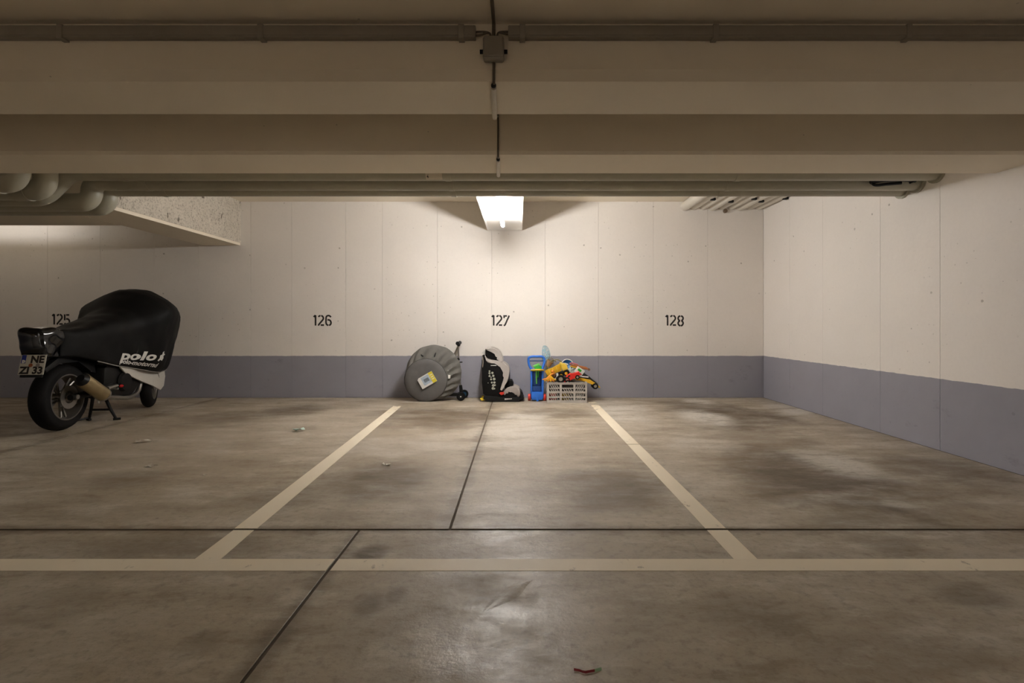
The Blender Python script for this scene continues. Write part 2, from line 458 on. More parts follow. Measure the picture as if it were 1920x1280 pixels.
# dropped beam over bay 125 and its edge beam running to the back wall
lb = MB().b2(-4.29, -3.78, 4.9, YB, 2.065, ZC).build('edge_beam', CEIL, ceil, False)
lb['label'] = 'rough concrete edge beam left of bay 126'
xprism([(4.9, 2.062), (5.71, 2.062), (5.71, ZC), (4.9, ZC)], XL, -4.29, 'cross_beam', CEIL, ceil)
MB().b2(-3.78, -3.772, 4.92, YB, 2.10, ZC).build('rough_face', ROUGHBEAM, lb, False)

# ------------------------------------------------------------------ stencilled bay numbers
GL = {
 '1': [[(262, 452), (310, 395), (372, 350)], [(375, 345), (375, 965)]],
 '2': [[(545, 445), (610, 385), (672, 372)], [(712, 366), (775, 395), (825, 455), (842, 530), (815, 610), (700, 750), (590, 880), (560, 930), (553, 972)], [(680, 935), (882, 935)]],
 '5': [[(1005, 355), (1005, 715)], [(1090, 392), (1275, 392)], [(1090, 640), (1170, 632), (1245, 675), (1285, 760), (1282, 860), (1245, 930), (1185, 965)], [(995, 880), (1060, 948), (1140, 965)]],
 '6': [[(1295, 465), (1230, 390), (1140, 366), (1050, 400), (1010, 480), (1003, 640), (1005, 790), (1040, 890), (1140, 962)], [(1090, 630), (1170, 622), (1255, 670), (1302, 780), (1275, 890), (1185, 962)]],
 '7': [[(1000, 515), (1000, 388), (1172, 388)], [(1295, 362), (1270, 450), (1180, 640), (1080, 870), (1035, 940), (975, 968)]],
 '8': [[(1140, 392), (1060, 415), (1012, 490), (1015, 580), (1060, 645), (1120, 680)], [(1175, 392), (1250, 415), (1300, 490), (1295, 580), (1250, 645), (1195, 680)],
       [(1120, 690), (1050, 720), (1008, 800), (1020, 880), (1080, 955), (1145, 975)], [(1195, 690), (1265, 720), (1304, 800), (1292, 880), (1235, 955), (1165, 975)]]}
def bay_number(txt, ox, oy):
    m = MB(); w = 49 / 32
    for ch in txt:
        for st in GL[ch]:
            pts = [Vector((ox + a / 32, oy + b / 32)) for a, b in st]
            if len(pts) > 2 and not (ch == '7' and len(pts) == 3): pts = [Vector((v.x, v.y)) for v in spline([(p.x, p.y, 0) for p in pts], 4)]
            L = []; R = []
            for i, p in enumerate(pts):
                d0 = (pts[i] - pts[i - 1]).normalized() if i else (pts[1] - pts[0]).normalized()
                d1 = (pts[i + 1] - pts[i]).normalized() if i < len(pts) - 1 else d0
                nn = Vector((-(d0.y + d1.y), d0.x + d1.x)).normalized()
                k = min(1.6, 1 / max(0.5, nn.dot(Vector((-d0.y, d0.x)))))
                L.append(p + nn * w * k); R.append(p - nn * w * k)
            for i in range(len(pts) - 1):
                q = [L[i], L[i + 1], R[i + 1], R[i]]
                m.prism([(v.x, v.y) for v in q], lambda a, b, t: Vector((P(a, b, YB).x, t, P(a, b, YB).z)), YB - 0.0012, YB - 0.0001)
    o = m.build('bay_number', STENCIL, wb, False)
    o['label'] = 'black stencilled bay number ' + txt
bay_number('125', 90, 578); bay_number('126', 580, 580); bay_number('127', 914, 580); bay_number('128', 1240, 580)

# ------------------------------------------------------------------ lamp over bay 127
TUBE = N('fluorescent_tube')
TUBE.b.inputs['Base Color'].default_value = (1, 1, 1, 1)
TUBE.b.inputs['Emission Color'].default_value = LIGHT_COL + (1,)
TUBE.b.inputs['Emission Strength'].default_value = TUBE_STRENGTH
TUBE2 = N('added_left_tube')
TUBE2.b.inputs['Emission Color'].default_value = LIGHT_COL + (1,)
TUBE2.b.inputs['Emission Strength'].default_value = LEFT_TUBE_STRENGTH

LX, LZ = -0.185, 2.27
lamp = thing('batten_lamp', 'lit fluorescent lamp with wide white reflector plate below the ceiling over bay 127', 'lamp', (LX, 5.9, 0))
y0, y1 = 4.75 - 5.9, 7.12 - 5.9
pl = MB()
pl.prism([(-.235, LZ + .012), (-.235, LZ - .004), (-.222, LZ - .004), (-.215, LZ), (.215, LZ), (.222, LZ - .004), (.235, LZ - .004), (.235, LZ + .012)],
         lambda a, b, t: Vector((a, t, b)), y0, y1)
plate = pl.build('reflector', WHITE, lamp, False)
MB().b2(-.235, .235, y1, y1 + .012, LZ - .006, LZ + .03, .003).build('end_plate', WHITE, plate)
MB().b2(-.05, .05, y0 + .1, y1 - .1, LZ + .012, LZ + .09, .006).build('housing', WHITE, lamp)
ty0, ty1 = 4.82 - 5.9, 6.30 - 5.9
TZ = LZ - 0.098
MB().cyl((0, ty0, TZ), (0, ty1, TZ), 0.021, seg=20).build('tube', TUBE.m, lamp)
for yy in (ty0 - .012, ty1 + .012):
    MB().box((0, yy - (.006 if yy > 0 else 0), TZ + .055), (.018, .010, .085), None, .003).build('lamp_holder', WHITE, lamp)
for yy in (y0 + .35, y1 - .5):
    MB().cyl((0, yy, LZ + .09), (0, yy, ZC), .006, seg=8).build('hanger_rod', PLASTIC_GREY, lamp)

# added unseen lamp for the bright wall strip, with a plate shielding it below
l2 = thing('batten_lamp', 'added unseen tube lamp over a shielding plate behind the dropped beam of bay 125', 'lamp', (-6.8, 6.55, 0))
MB().cyl((-.75, 0, 2.42), (.75, 0, 2.42), .02, seg=12).build('tube', TUBE2.m, l2)
MB().b2(-1.5, 1.5, -.16, .13, 2.352, 2.36).build('tray', PLASTIC_GREY, l2, False)  # added to keep this lamp's light off the lower wall
for xx in (-.775, .775):
    MB().box((xx, 0, 2.40), (.03, .04, .08), None, .004).build('lamp_holder', WHITE, l2)
for xx in (-1.3, 1.3):
    MB().cyl((xx, 0, 2.36), (xx, 0, ZC), .006, seg=8).build('hanger_rod', PLASTIC_GREY, l2)

# unseen lamps added behind the camera for ambient light
for i, xx in enumerate((-5.2, -.6)):
    l3 = thing('batten_lamp', ['left hand', 'right hand'][i] + ' fluorescent lamp added out of view for ambient light', 'lamp', (xx, -5.6, 0), 0, 'lamps of the opposite row')
    MB().b2(-.235, .235, -.9, .9, 2.2, 2.212).build('reflector', WHITE, l3, False)
    MB().b2(-.05, .05, -.8, .8, 2.212, ZLANE, .006).build('housing', WHITE, l3)
    MB().cyl((0, -.75, 2.12), (0, .75, 2.12), .021, seg=16).build('tube', TUBE.m, l3)
    for yy in (-.762, .762):
        MB().box((0, yy, 2.155), (.034, .024, .1), None, .006).build('lamp_holder', WHITE, l3)

# ------------------------------------------------------------------ ceiling pipes
PR = 0.075
py_ = [3.785, 4.01, 4.21, 4.41, 4.58]
hl = [1.937 + PR] * 5
hr = [None, None, 2.000 + 0.142 + .0, 2.112 - .0, 2.104]
hr = [None, None, 1 + 268.5 * 4.21 / F + PR, 1 + 250 * 4.41 / F + PR, 1 + 239 * 4.58 / F + PR]
plabel = ['olive grey pipe nearest the beam, rising into the ceiling beside bay 125',
          'second olive grey pipe from the beam, rising into the ceiling beside bay 125',
          'foremost of the three long olive grey pipes, with a slanted step at its left',
          'middle one of the three long olive grey pipes across the bays',
          'rearmost long olive grey pipe across the bays, nearest the lamp']
for i in range(5):
    t = thing('ceiling_pipe', plabel[i], 'pipe', (-3.48, py_[i], 0), 0, 'pipes under the ceiling')
    y = 0; xe = -0.03
    if i < 2:
        path = fillet([(XL + 3.48, y, hl[i]), (xe - PR, y, hl[i]), (xe - PR, y, ZC)], 0.082, 8)
        MB().tube(path, PR, 20).build('pipe_run', PIPE, t)
        MB().cyl((xe - PR - .22, y, hl[i]), (xe - PR - .11, y, hl[i]), PR + .006, seg=20).build('coupling', PIPE, t)
    elif i == 2:
        d = hr[i] - hl[i]
        path = fillet([(XL + 3.48, y, hl[i]), (-.30, y, hl[i]), (-.30 + d * 1.05, y, hr[i]), (XR + 3.48, y, hr[i])], 0.16, 6)
        MB().tube(path, PR, 20).build('pipe_run', PIPE, t)
    else:
        d = hr[i] - hl[i]; r = d / 2 * 0.98
        path = fillet([(XL + 3.48, y, hl[i]), (-.075, y, hl[i]), (-.075, y, hr[i]), (XR + 3.48, y, hr[i])], r, 8)
        MB().tube(path, PR, 20).build('pipe_run', PIPE, t)
    if i >= 2:
        for xx in (.25 + .04 * i, 2.9, 5.2):
            MB().cyl((xx, 0, hr[i]), (xx + .045, 0, hr[i]), PR + .004, seg=20).build('pipe_clamp', PIPE, t)
        MB().cyl((XR + 3.48 - .02, 0, hr[i]), (XR + 3.48, 0, hr[i]), PR + .02, seg=20).build('wall_collar', PIPE, t)
    if i == 2:   # warning label on the lower front of the pipe
        lbm = MB()
        for k in range(4):
            a0 = math.radians(205 + k * 12); a1 = math.radians(205 + (k + 1) * 12); R = PR + .0012
            x0, x1 = P(797, 330, 4.135).x + 3.48, P(828, 330, 4.135).x + 3.48
            lbm._add([(x0, R * math.cos(a0), hr[i] + R * math.sin(a0)), (x1, R * math.cos(a0), hr[i] + R * math.sin(a0)),
                      (x1, R * math.cos(a1), hr[i] + R * math.sin(a1)), (x0, R * math.cos(a1), hr[i] + R * math.sin(a1))], [(0, 1, 2, 3)])
        lo = lbm.build('label', PLASTIC_BEIGE, t)
        bm_ = MB(); R = PR + .0022; xc = P(801, 330, 4.135).x + 3.48
        def lp(u, v):
            a = math.radians(229 + v); return Vector((xc + u, R * math.cos(a), hr[i] + R * math.sin(a)))
        bm_._add([lp(.006, -18), lp(-.009, 2), lp(0, 0)], [(0, 1, 2)])
        bm_._add([lp(.009, -3), lp(-.004, 17), lp(0, -2)], [(0, 1, 2)])
        bm_._add([lp(-.009, 2), lp(.009, -3), lp(0, 3)], [(0, 1, 2)])
        bm_.build('bolt_mark', STENCIL, lo, False)

# short pipes entering the back wall in the right corner
for i in range(9):
    px = 1275 + 9 + 17.3 * i
    x = (px - VX) * YB / F; r = 0.056 if i % 3 else 0.062
    z = 1 + (607 - 391) * YB / F / 1.0 + r
    zc = 1 + (607 - 391) / F * YB + r
    t = thing('wall_pipe', ['first', 'second', 'third', 'fourth', 'fifth', 'sixth', 'seventh', 'eighth', 'ninth'][i] + ' from the left of the pale pipes entering the back wall in the right corner', 'pipe', (x, YB, 0), 0, 'pale pipes in the right corner')
    zc = min(zc, ZC - r - .002)
    path = fillet([(0, 0, zc), (0, -2.1, zc), (0, -2.1, ZC + .0)] if ZC - zc > .2 else [(0, 0, zc), (0, -1.0, zc), (0, -2.1, zc)], 0.02, 2) if False else [(0, 0, zc), (0, -2.2, zc)]
    MB().tube(path, r, 16).build('pipe_run', PIPE2, t)
    if i in (1, 3, 5, 6, 8):
        yy = {1: -.62, 3: -.55, 5: -.64, 6: -.56, 8: -.66}[i]
        MB().box((.03, yy, zc - r + .001), (.06, .045, .03), None, .006).build('clamp_screw', BLACKM, t)
# small fitting on the wall below the pipes
m = MB().cyl((0, 0, 0), (0, -.035, 0), .026, seg=12)
p = P(1359, 396, YB); ft = m.build('wall_plug', simple('rust_fitting', (.17, .12, .08), .7), None)
ft.location = p; tag(ft, 'small rusty wall plug just below the pale corner pipes', 'fitting')
# black straps and wires lying on the long pipes near the right wall
ws = thing('cable_bundle', 'black straps and wires tied to the long pipes near the right wall', 'cable', P(1675, 345, 4.36))
o0 = ws.location
wp = lambda x, y, Y: P(x, y, Y) - o0
MB().tube(spline([wp(1632, 341, 4.30), wp(1655, 337, 4.29), wp(1690, 336, 4.29), wp(1716, 338, 4.30)]), .019, 8).build('strap', BLACKP, ws)
MB().tube(spline([wp(1634, 342, 4.30), wp(1642, 347, 4.30), wp(1665, 345, 4.31), wp(1690, 343, 4.30)]), .012, 8).build('wire', BLACKP, ws)
MB().tube(spline([wp(1705, 343, 4.30), wp(1712, 340, 4.29), wp(1719, 337, 4.29)]), .009, 8).build('wire', BLACKP, ws)

# ------------------------------------------------------------------ cable trunking, junction box and cable to the lamp
def trunk(x0, x1, label):
    t = thing('cable_trunking', label, 'trunking', ((x0 + x1) / 2, 2.258, 0), 0, 'cable trunking on the front beam')
    h = (x1 - x0) / 2
    MB().b2(-h, h, -.034, 0, 2.206, 2.256, .003).build('trunking_body', PLASTIC_GREY, t)
    MB().b2(-h, h, -.038, -.034, 2.212, 2.250, .001).build('trunking_lid', PLASTIC_GREY, t)
    k = int((x1 - x0) / .8)
    for i in range(k + 1):
        xx = -h + .06 + (2 * h - .12) * i / max(1, k)
        MB().b2(xx - .012, xx + .012, -.041, 0, 2.198, 2.258, .002).build('bracket', PLASTIC_GREY, t)
tl = P(892, 60, 2.24).x; tr = P(953, 60, 2.24).x
trunk(-6.2, tl, 'grey cable trunking along the front beam left of the junction box')
trunk(tr, XR - .005, 'grey cable trunking along the front beam right of the junction box')
bx = P(925, 90, 2.2).x
jb = thing('junction_box', 'small grey junction box on the front beam under the cable trunking', 'junction box', (bx, 2.258, 2.06))
MB().box((0, -.028, .096), (.088, .056, .092), None, .01).build('box_body', PLASTIC_GREY, jb)
MB().box((0, -.058, .096), (.078, .01, .082), None, .004).build('lid', PLASTIC_GREY, jb)
for s in (-1, 1):
    MB().cyl((s * .044, -.03, .085), (s * .058, -.03, .085), .009, seg=10).build('grommet', BLACKP, jb)
for k, (dx, z1) in enumerate(((-.085, .175), (-.085, .16), (.075, .175), (.075, .165))):
    sgn = -1 if dx < 0 else 1
    m = MB().tube(spline([(sgn * .012 + .006 * (k % 2), -.028, .14), (sgn * .02, -.03, .165), (dx * .7, -.02, z1), (dx, -.016, z1)]), .004, 6)
    m.build('feed_cable', CABLE, jb)
cb = thing('lamp_cable', 'thin dark cable with clip tubes running over the beams to the lamp', 'cable', (bx, 2.26, 2.05))
B = Vector((bx, 2.26, 2.05))
def cw(px, Y, Z): return Vector(((px - VX) * Y / F, Y, Z)) - B
ca = [cw(924, 0.35, ZLANE - .006), cw(924, 1.2, ZLANE - .006), cw(924, 2.0, ZLANE - .006), cw(924, 2.235, ZLANE - .008), cw(924, 2.236, 2.20)]
for p_ in ca: p_.x = 0.0
MB().tube(ca, .0075, 8).build('cable_run', CABLE, cb)
c2_ = [cw(926, 2.25, 2.112), cw(926, 2.25, 2.09), cw(926, 2.29, 2.043), cw(927, 2.40, 2.043), cw(928, 2.655, 2.042), cw(933, 2.70, 2.06), cw(933, 3.18, 2.33), cw(934, 3.26, 2.30), cw(934, 3.262, 2.07), cw(934, 3.29, 2.043), cw(935, 3.70, 2.041), cw(936, 3.85, 2.32), cw(940, 4.8, 2.40), cw(941, 5.0, 2.33)]
MB().tube(c2_, .006, 8).build('cable_run', CABLE, cb)
MB().cyl(cw(925.5, 2.325, 2.039), cw(927.5, 2.665, 2.039), .0125, seg=12).build('clip_tube', PLASTIC_BEIGE, cb)
MB().cyl(cw(934, 3.36, 2.039), cw(934.6, 3.71, 2.039), .0125, seg=12).build('clip_tube', PLASTIC_BEIGE, cb)
MB().ball(cw(925.5, 2.31, 2.040), (.012, .012, .012), 10, 8).build('grommet', BLACKP, cb)
MB().ball(cw(934, 3.345, 2.040), (.012, .012, .012), 10, 8).build('grommet', BLACKP, cb)

# ------------------------------------------------------------------ covered motorcycle
COVER = simple('cover_nylon', (0.0045, 0.0045, 0.0045), 0.6, var=0.3, scale=5, spec=0.18)
VINYL = simple('cover_vinyl', (0.004, 0.004, 0.0045), 0.12, var=0.2, spec=0.5)
PRINT = simple('white_print', (0.72, 0.70, 0.66), 0.6, var=0.04)
RIM = simple('rim_alloy', (0.20, 0.185, 0.165), 0.38, 0.8)
STEEL = simple('steel', (0.42, 0.40, 0.37), 0.3, 0.9)
BRONZE = simple('bronze_muffler', (0.40, 0.31, 0.17), 0.34, 0.75, var=0.2, scale=12)
FAIRING = simple('cream_fairing', (0.55, 0.52, 0.46), 0.4)
DARK = simple('dark_engine', (0.009, 0.008, 0.0075), 0.5, 0.0, var=0.4, scale=12, spec=0.25)

bike = thing('motorcycle', 'motorcycle parked under a black cover, rear wheel and licence plate showing', 'motorcycle', (-4.32, 4.985, 0), math.radians(5.5))

def wheel(name, R, w, y, steer=0.0, x=0.0, spokes=5):
    M = Matrix.Translation((x, y, R)) @ Matrix.Rotation(steer, 4, 'Z') @ Matrix.Rotation(math.pi / 2, 4, 'Y')
    h = w / 2; ri = R * 0.70
    prof = []
    for k in range(15):
        a = math.pi * k / 14
        prof.append((ri + (R - ri) * math.sin(a) ** 0.62, -h * math.cos(a) * (1.0 if abs(math.cos(a)) < .97 else .93)))
    prof += [(ri - .004, h * .80), (ri - .004, -h * .80)]
    t = MB().lathe(prof, M, 48, True).build(name, RUBBER, bike)
    rim = MB().lathe([(ri + .006, -h * .92), (ri + .006, h * .92), (ri - .012, h * .92), (ri - .026, h * .55), (ri - .026, -h * .55), (ri - .012, -h * .92)], M, 48, True).build('rim', RIM, t)
    m = MB().lathe([(.022, -h * .9), (.045, -h * .85), (.05, 0), (.045, h * .85), (.022, h * .9)], M, 20)
    for k in range(spokes):
        for s in (-.16, .16):
            a = 2 * math.pi * k / spokes
            m.tube([M @ Vector((math.cos(a) * .04, math.sin(a) * .04, 0)), M @ Vector((math.cos(a + s) * (ri - .02), math.sin(a + s) * (ri - .02), h * .35))], [.016, .011], 8)
    m.build('spokes', RIM, t)
    MB().lathe([(.06, h * .95), (.11, h * .95), (.11, h * 1.02), (.06, h * 1.02)], M, 32, True).build('brake_disc', STEEL, t)
    return t
wheel('rear_wheel', 0.31, 0.165, 0.0)
wheel('front_wheel', 0.295, 0.12, 1.405, math.radians(20))

# cover: lofted sections  s, half width, top, bottom, dome factor
SEC = [(-.36, .075, .950, .735, 0), (-.34, .100, .962, .705, 0), (-.28, .115, .964, .700, 0), (-.15, .135, .955, .700, 0), (0, .165, .947, .690, .05), (.15, .19, .975, .655, .1),
       (.30, .215, 1.02, .615, .2), (.46, .235, 1.07, .575, .3), (.62, .265, 1.115, .545, .5), (.74, .32, 1.185, .525, .8), (.84, .42, 1.285, .505, 1), (.94, .475, 1.36, .48, 1), (1.04, .485, 1.39, .46, 1),
       (1.16, .465, 1.395, .44, 1), (1.30, .41, 1.365, .425, 1), (1.44, .335, 1.29, .43, 1), (1.56, .24, 1.18, .46, .9), (1.64, .15, 1.06, .52, .8), (1.68, .07, .97, .60, .7)]
BOXP = [(0, 1), (.25, 1), (.52, .995), (.78, .965), (.93, .89), (1, .76), (1.0, .58), (.99, .40), (.98, .24), (.96, .10), (.93, 0)]
DOMEP = [(0, 1), (.22, .993), (.45, .955), (.72, .875), (.93, .795), (1, .70), (.93, .56), (.84, .41), (.74, .24), (.62, .09), (.45, 0)]
def lerp(a, b, t): return a + (b - a) * t
def section_at(s):
    for i in range(len(SEC) - 1):
        if SEC[i][0] <= s <= SEC[i + 1][0]:
            t = (s - SEC[i][0]) / (SEC[i + 1][0] - SEC[i][0])
            return [lerp(SEC[i][k], SEC[i + 1][k], t) for k in range(5)]
    return list(SEC[-1]) if s > 0 else list(SEC[0])
def cover_loft(s0, s1, ns, wr=.012, inset=0.0):
    verts = []; faces = []; ring = 4 * (len(BOXP) - 1) + 1
    for i in range(ns + 1):
        s = lerp(s0, s1, i / ns); _, hw, zt, zb, d = section_at(s)
        half = []
        pp = [(lerp(BOXP[k][0], DOMEP[k][0], d), lerp(BOXP[k][1], DOMEP[k][1], d)) for k in range(len(BOXP))]
        sm = spline([(a, b, 0) for a, b in pp], 2)
        pts = [(-v.x, v.y) for v in sm[::-1]] + [(v.x, v.y) for v in sm[1:]]
        for u, v in pts:
            x, z = u * (hw - inset), lerp(zb, zt - inset, v)
            q = Vector((x, s, z))
            f = (noise.noise(Vector((x * 5, s * 6 + z * 4, z * 5))) * wr + noise.noise(Vector((x * 11, s * 13 - z * 9, z * 6 + 3))) * wr * .5)
            # long folds pulled from the dome towards the hem
            f += math.sin(s * 22 + z * 15 + 2 * noise.noise(q * 4)) * wr * .35 * max(0, 1 - v) * (.3 + d)
            nrm = Vector((u, 0, max(0, v - .6))).normalized() if (abs(u) + v) > .01 else Vector((0, 0, 1))
            verts.append(q + nrm * f)
    R = len(verts) // (ns + 1)
    for i in range(ns):
        for k in range(R - 1):
            a = i * R + k; faces.append((a, a + 1, a + R + 1, a + R))
    return verts, faces, R
cv, cf, R_ = cover_loft(-.17, 1.68, 72)
m = MB(); m._add(cv, cf)
# closed nose
n0 = len(cv) - R_
cover = m.build('cover', COVER, bike, True, 70)
md = cover.modifiers.new('thickness', 'SOLIDIFY'); md.thickness = .004; md.offset = -1
m = MB(); m._add([cv[n0 + k] for k in range(R_)], [tuple(range(R_))]); m.build('cover_nose', COVER, cover, True)
tv, tf, R2 = cover_loft(-.36, -.15, 24, .030)
m = MB(); m._add(tv, tf)
vs = list(m.bm.verts); m.bm.verts.ensure_lookup_table()
m.bm.faces.new([m.bm.verts[k] for k in range(R2)])
tail = m.build('tail_cover', VINYL, bike, True, 60)
tail['label'] = 'glossy black vinyl tail end of the cover'
md = tail.modifiers.new('thickness', 'SOLIDIFY'); md.thickness = .004; md.offset = -1
# white hem piping along both lower edges
for side in (0, R_ - 1):
    pts = [cv[i * R_ + side] for i in range(16, 66)]
    MB().tube(pts, .0045, 6).build('hem', simple('hem_white', (.33, .31, .28), .6) if side == 0 else bpy.data.materials['hem_white'], cover)

# lettering on the right flank of the cover, laid onto the cloth
bvh = BVHTree.FromPolygons(cv, cf)
BM_ = Matrix.Translation((-4.32, 4.985, 0)) @ Matrix.Rotation(math.radians(5.5), 4, 'Z')
BI = BM_.inverted()
def flank(s, z, off=.003):
    h = bvh.ray_cast(Vector((1.5, s, z)), Vector((-1, 0, 0)))
    if h[0] is None: return Vector((.3, s, z))
    nn = h[1] if h[1].x > 0 else -h[1]
    return h[0] + nn * off
def px_on_cover(px, py):
    d = Vector(((px - VX) / F, 1, -(py - VY) / F)); o = BI @ Vector((0, 0, CAMH)); d = (BI.to_3x3() @ d).normalized()
    h = bvh.ray_cast(o, d); return h[0]
def decal(s, a, b, top, parent, name, mat, weight=0.0, shear=0.0):
    "lettering from a (left base) to b (right base) with cap direction given by point top"
    vs, fs = text_mesh(s, 1.0, shear, weight)
    bm = bmesh.new(); bb = [bm.verts.new(v) for v in vs]
    for f in fs: bm.faces.new([bb[i] for i in f])
    bmesh.ops.triangulate(bm, faces=bm.faces[:])
    bmesh.ops.subdivide_edges(bm, edges=bm.edges[:], cuts=1)
    xs = [v.co.x for v in bm.verts]; ys2 = [v.co.y for v in bm.verts]
    x0, x1, h1 = min(xs), max(xs), 0.70
    for v in bm.verts:
        u = (v.co.x - x0) / (x1 - x0); w = v.co.y / h1
        sz = (lerp(a[0], b[0], u) + (top[0] - a[0]) * w, lerp(a[1], b[1], u) + (top[1] - a[1]) * w)
        v.co = flank(*sz)
    me = bpy.data.meshes.new(name); bm.to_mesh(me); bm.free(); me.materials.append(mat)
    o = bpy.data.objects.new(name, me); COL.objects.link(o); o.parent = parent
    return o
def sz(px, py):
    h = px_on_cover(px, py)
    return (h.y, h.z) if h is not None else None
A_, B_, T_ = sz(226, 673), sz(290, 675), sz(231, 657)
if A_ and B_ and T_:
    decal('polo', A_, B_, T_, cover, 'cover_lettering', PRINT, .035)
    A2, B2, T2 = sz(224, 680), sz(292, 688), sz(226, 672)
    if A2 and B2 and T2: decal('polo-motorrad', A2, B2, (A2[0] + (T2[0] - A2[0]) * 1.0, T2[1]), cover, 'cover_lettering', PRINT, .03)
    # leaping figure emblem
    em = [(295, 675), (299, 671), (300, 666), (304, 664), (305, 660), (308, 658), (307, 662), (309, 664), (306, 667), (306, 671), (303, 676), (300, 674), (297, 677)]
    q = [sz(*p_) for p_ in em]
    if all(q):
        m = MB(); m._add([flank(*z_) for z_ in q], [tuple(range(len(q)))]); m.build('cover_emblem', PRINT, cover, False)

# licence plate
PLW = simple('plate_white', (.62, .60, .52), .4, var=.03)
pc = Vector((.06, -.395, .645)); tilt = Matrix.Rotation(math.radians(-14), 3, 'X')
plate_ = MB().box(pc, (.205, .004, .175), tilt, .0015).build('licence_plate', PLW, bike)
def on_plate(x, z, d=.0032): return pc + tilt @ Vector((x, -d, z))
MB().box(pc + tilt @ Vector((0, .012, -.01)), (.18, .014, .20), tilt, .004).build('plate_holder', BLACKP, plate_)
m = MB(); q = [(-.095, .012), (-.058, .012), (-.058, .085), (-.095, .085)]
m._add([on_plate(*p_) for p_ in q], [(0, 1, 2, 3)]); m.build('country_band', simple('plate_blue', (.01, .03, .28), .4), plate_, False)
def plate_text(s, x, z, size, name='plate_lettering', mat=STENCIL, d=.0034):
    vs, fs = text_mesh(s, size, 0, .004); m = MB(); m._add([on_plate(x + v.x, z + v.y, d) for v in vs], fs); return m.build(name, mat, plate_, False)
plate_text('NE', -.020, .018, .085)
plate_text('ZI 33', -.092, -.078, .085)
plate_text('D', -.085, .018, .03, 'plate_lettering', WHITE, .0042)
for x, col in ((-.012, (.33, .09, .03)), (.045, (.25, .23, .21))):
    m = MB(); m._add([on_plate(x + .017 * math.cos(k * math.pi / 8), -.005 + .017 * math.sin(k * math.pi / 8), .0036) for k in range(16)], [tuple(range(16))])
    m.build('seal_sticker', simple('seal', col, .5), plate_, False)
MB().tube([(.05, -.36, .60), (.03, -.28, .68), (.0, -.12, .76)], [.035, .05, .06], 12).build('tail_bracket', BLACKP, bike)
MB().prism([(-.33, .735), (-.26, .70), (-.02, .69), (.30, .61), (.45, .58), (.45, .72), (-.31, .80)], lambda a, b, t: Vector((t, a, b)), -.085, .085, .015).build('tail_underside', BLACKP, bike)
# rear mudguard, swing arm, chain case
MB().prism([(-.30, .60), (-.14, .685), (.10, .69), (.34, .62), (.36, .50), (.28, .52), (.12, .645), (-.12, .645), (-.27, .56)], lambda a, b, t: Vector((t, a, b)), -.085, .085, .01).build('rear_mudguard', BLACKP, bike)
for sx in (-1, 1):
    MB().tube([(sx * .125, -.05, .31), (sx * .12, .25, .32), (sx * .10, .52, .36)], [.028, .036, .045], 12).build('swing_arm', DARK, bike)
MB().cyl((-.16, 0, .31), (.16, 0, .31), .022, seg=14).build('axle', STEEL, bike)
MB().tube([(.0, .30, .40), (.0, .33, .62)], .045, 12).build('shock_absorber', DARK, bike)
# engine, frame, footrest
eng = MB().prism([(.40, .30), (.55, .22), (.85, .20), (1.0, .30), (1.08, .46), (.95, .62), (.62, .66), (.42, .55)], lambda a, b, t: Vector((t, a, b)), -.13, .13, .03).build('engine_block', DARK, bike)
MB().lathe([(.10, 0), (.105, .02), (.09, .045), (.05, .05)], Matrix.Translation((.125, .70, .38)) @ Matrix.Rotation(math.pi / 2, 4, 'Y'), 28).build('clutch_cover', DARK, eng)
for k in range(5):
    MB().b2(-.14, .14, .86, 1.06, .44 + k * .03, .452 + k * .03, .003).build('cooling_fin', DARK, eng)
for sx in (-1, 1):
    MB().tube(spline([(sx * .11, .32, .62), (sx * .15, .5, .60), (sx * .16, .85, .66), (sx * .10, 1.15, .80)]), .028, 10).build('frame_rail', BLACKM, bike)
    MB().cyl((sx * .15, .43, .33), (sx * .25, .43, .335), .011, seg=10).build('footrest', STEEL, bike)
# exhaust
mu0, mu1 = Vector((.225, -.04, .475)), Vector((.21, .285, .285)); dv = (mu1 - mu0).normalized()
mu = MB().tube([mu0, mu0 + dv * .012, mu1 - dv * .02, mu1], [.060, .067, .067, .050], 24).build('muffler', BRONZE, bike)
MB().tube([mu0 - dv * .035, mu0 + dv * .002], [.035, .063], 20).build('muffler_end_cap', BLACKM, mu)
MB().tube([mu1 - dv * .03, mu1 - dv * .012], [.069, .069], 24).build('muffler_band', STEEL, mu)
MB().tube(spline([mu1 - dv * .01, mu1 + Vector((-.01, .10, -.03)), Vector((.17, .52, .235)), Vector((.155, .75, .20)), Vector((.12, .98, .24)), Vector((.10, 1.08, .40))]), .024, 12).build('exhaust_pipe', STEEL, bike)
MB().tube([(.19, .36, .345), (.195, .50, .36)], [.02, .017], 10).build('heel_guard', STEEL, bike)
MB().ball((.185, .585, .345), (.016, .03, .016), 12, 8).build('red_reflector', simple('red_lens', (.5, .008, .01), .2), bike)
# centre stand
for la in (-.075, .185):
    d_ = 1 if la > 0 else -1
    MB().tube([(.055 + .05 * d_, .44, .28), (.055 + .09 * d_, .47, .13), (la, .50, .016)], [.017, .015, .013], 10).build('stand_leg', BLACKM, bike)
    MB().tube([(la - d_ * .02, .485, .014), (la + d_ * .035, .52, .012)], .013, 8).build('stand_foot', BLACKM, bike)
MB().cyl((-.045, .475, .115), (.155, .475, .115), .011, seg=10).build('stand_crossbar', BLACKM, bike)
MB().tube(spline([(-.07, .50, .03), (-.12, .40, .022), (-.16, .26, .020), (-.17, .18, .03)]), .010, 8).build('stand_lever', BLACKM, bike)
MB().tube([(.10, .36, .30), (.115, .345, .20), (.135, .35, .19)], .009, 8).build('side_bracket', STEEL, bike)
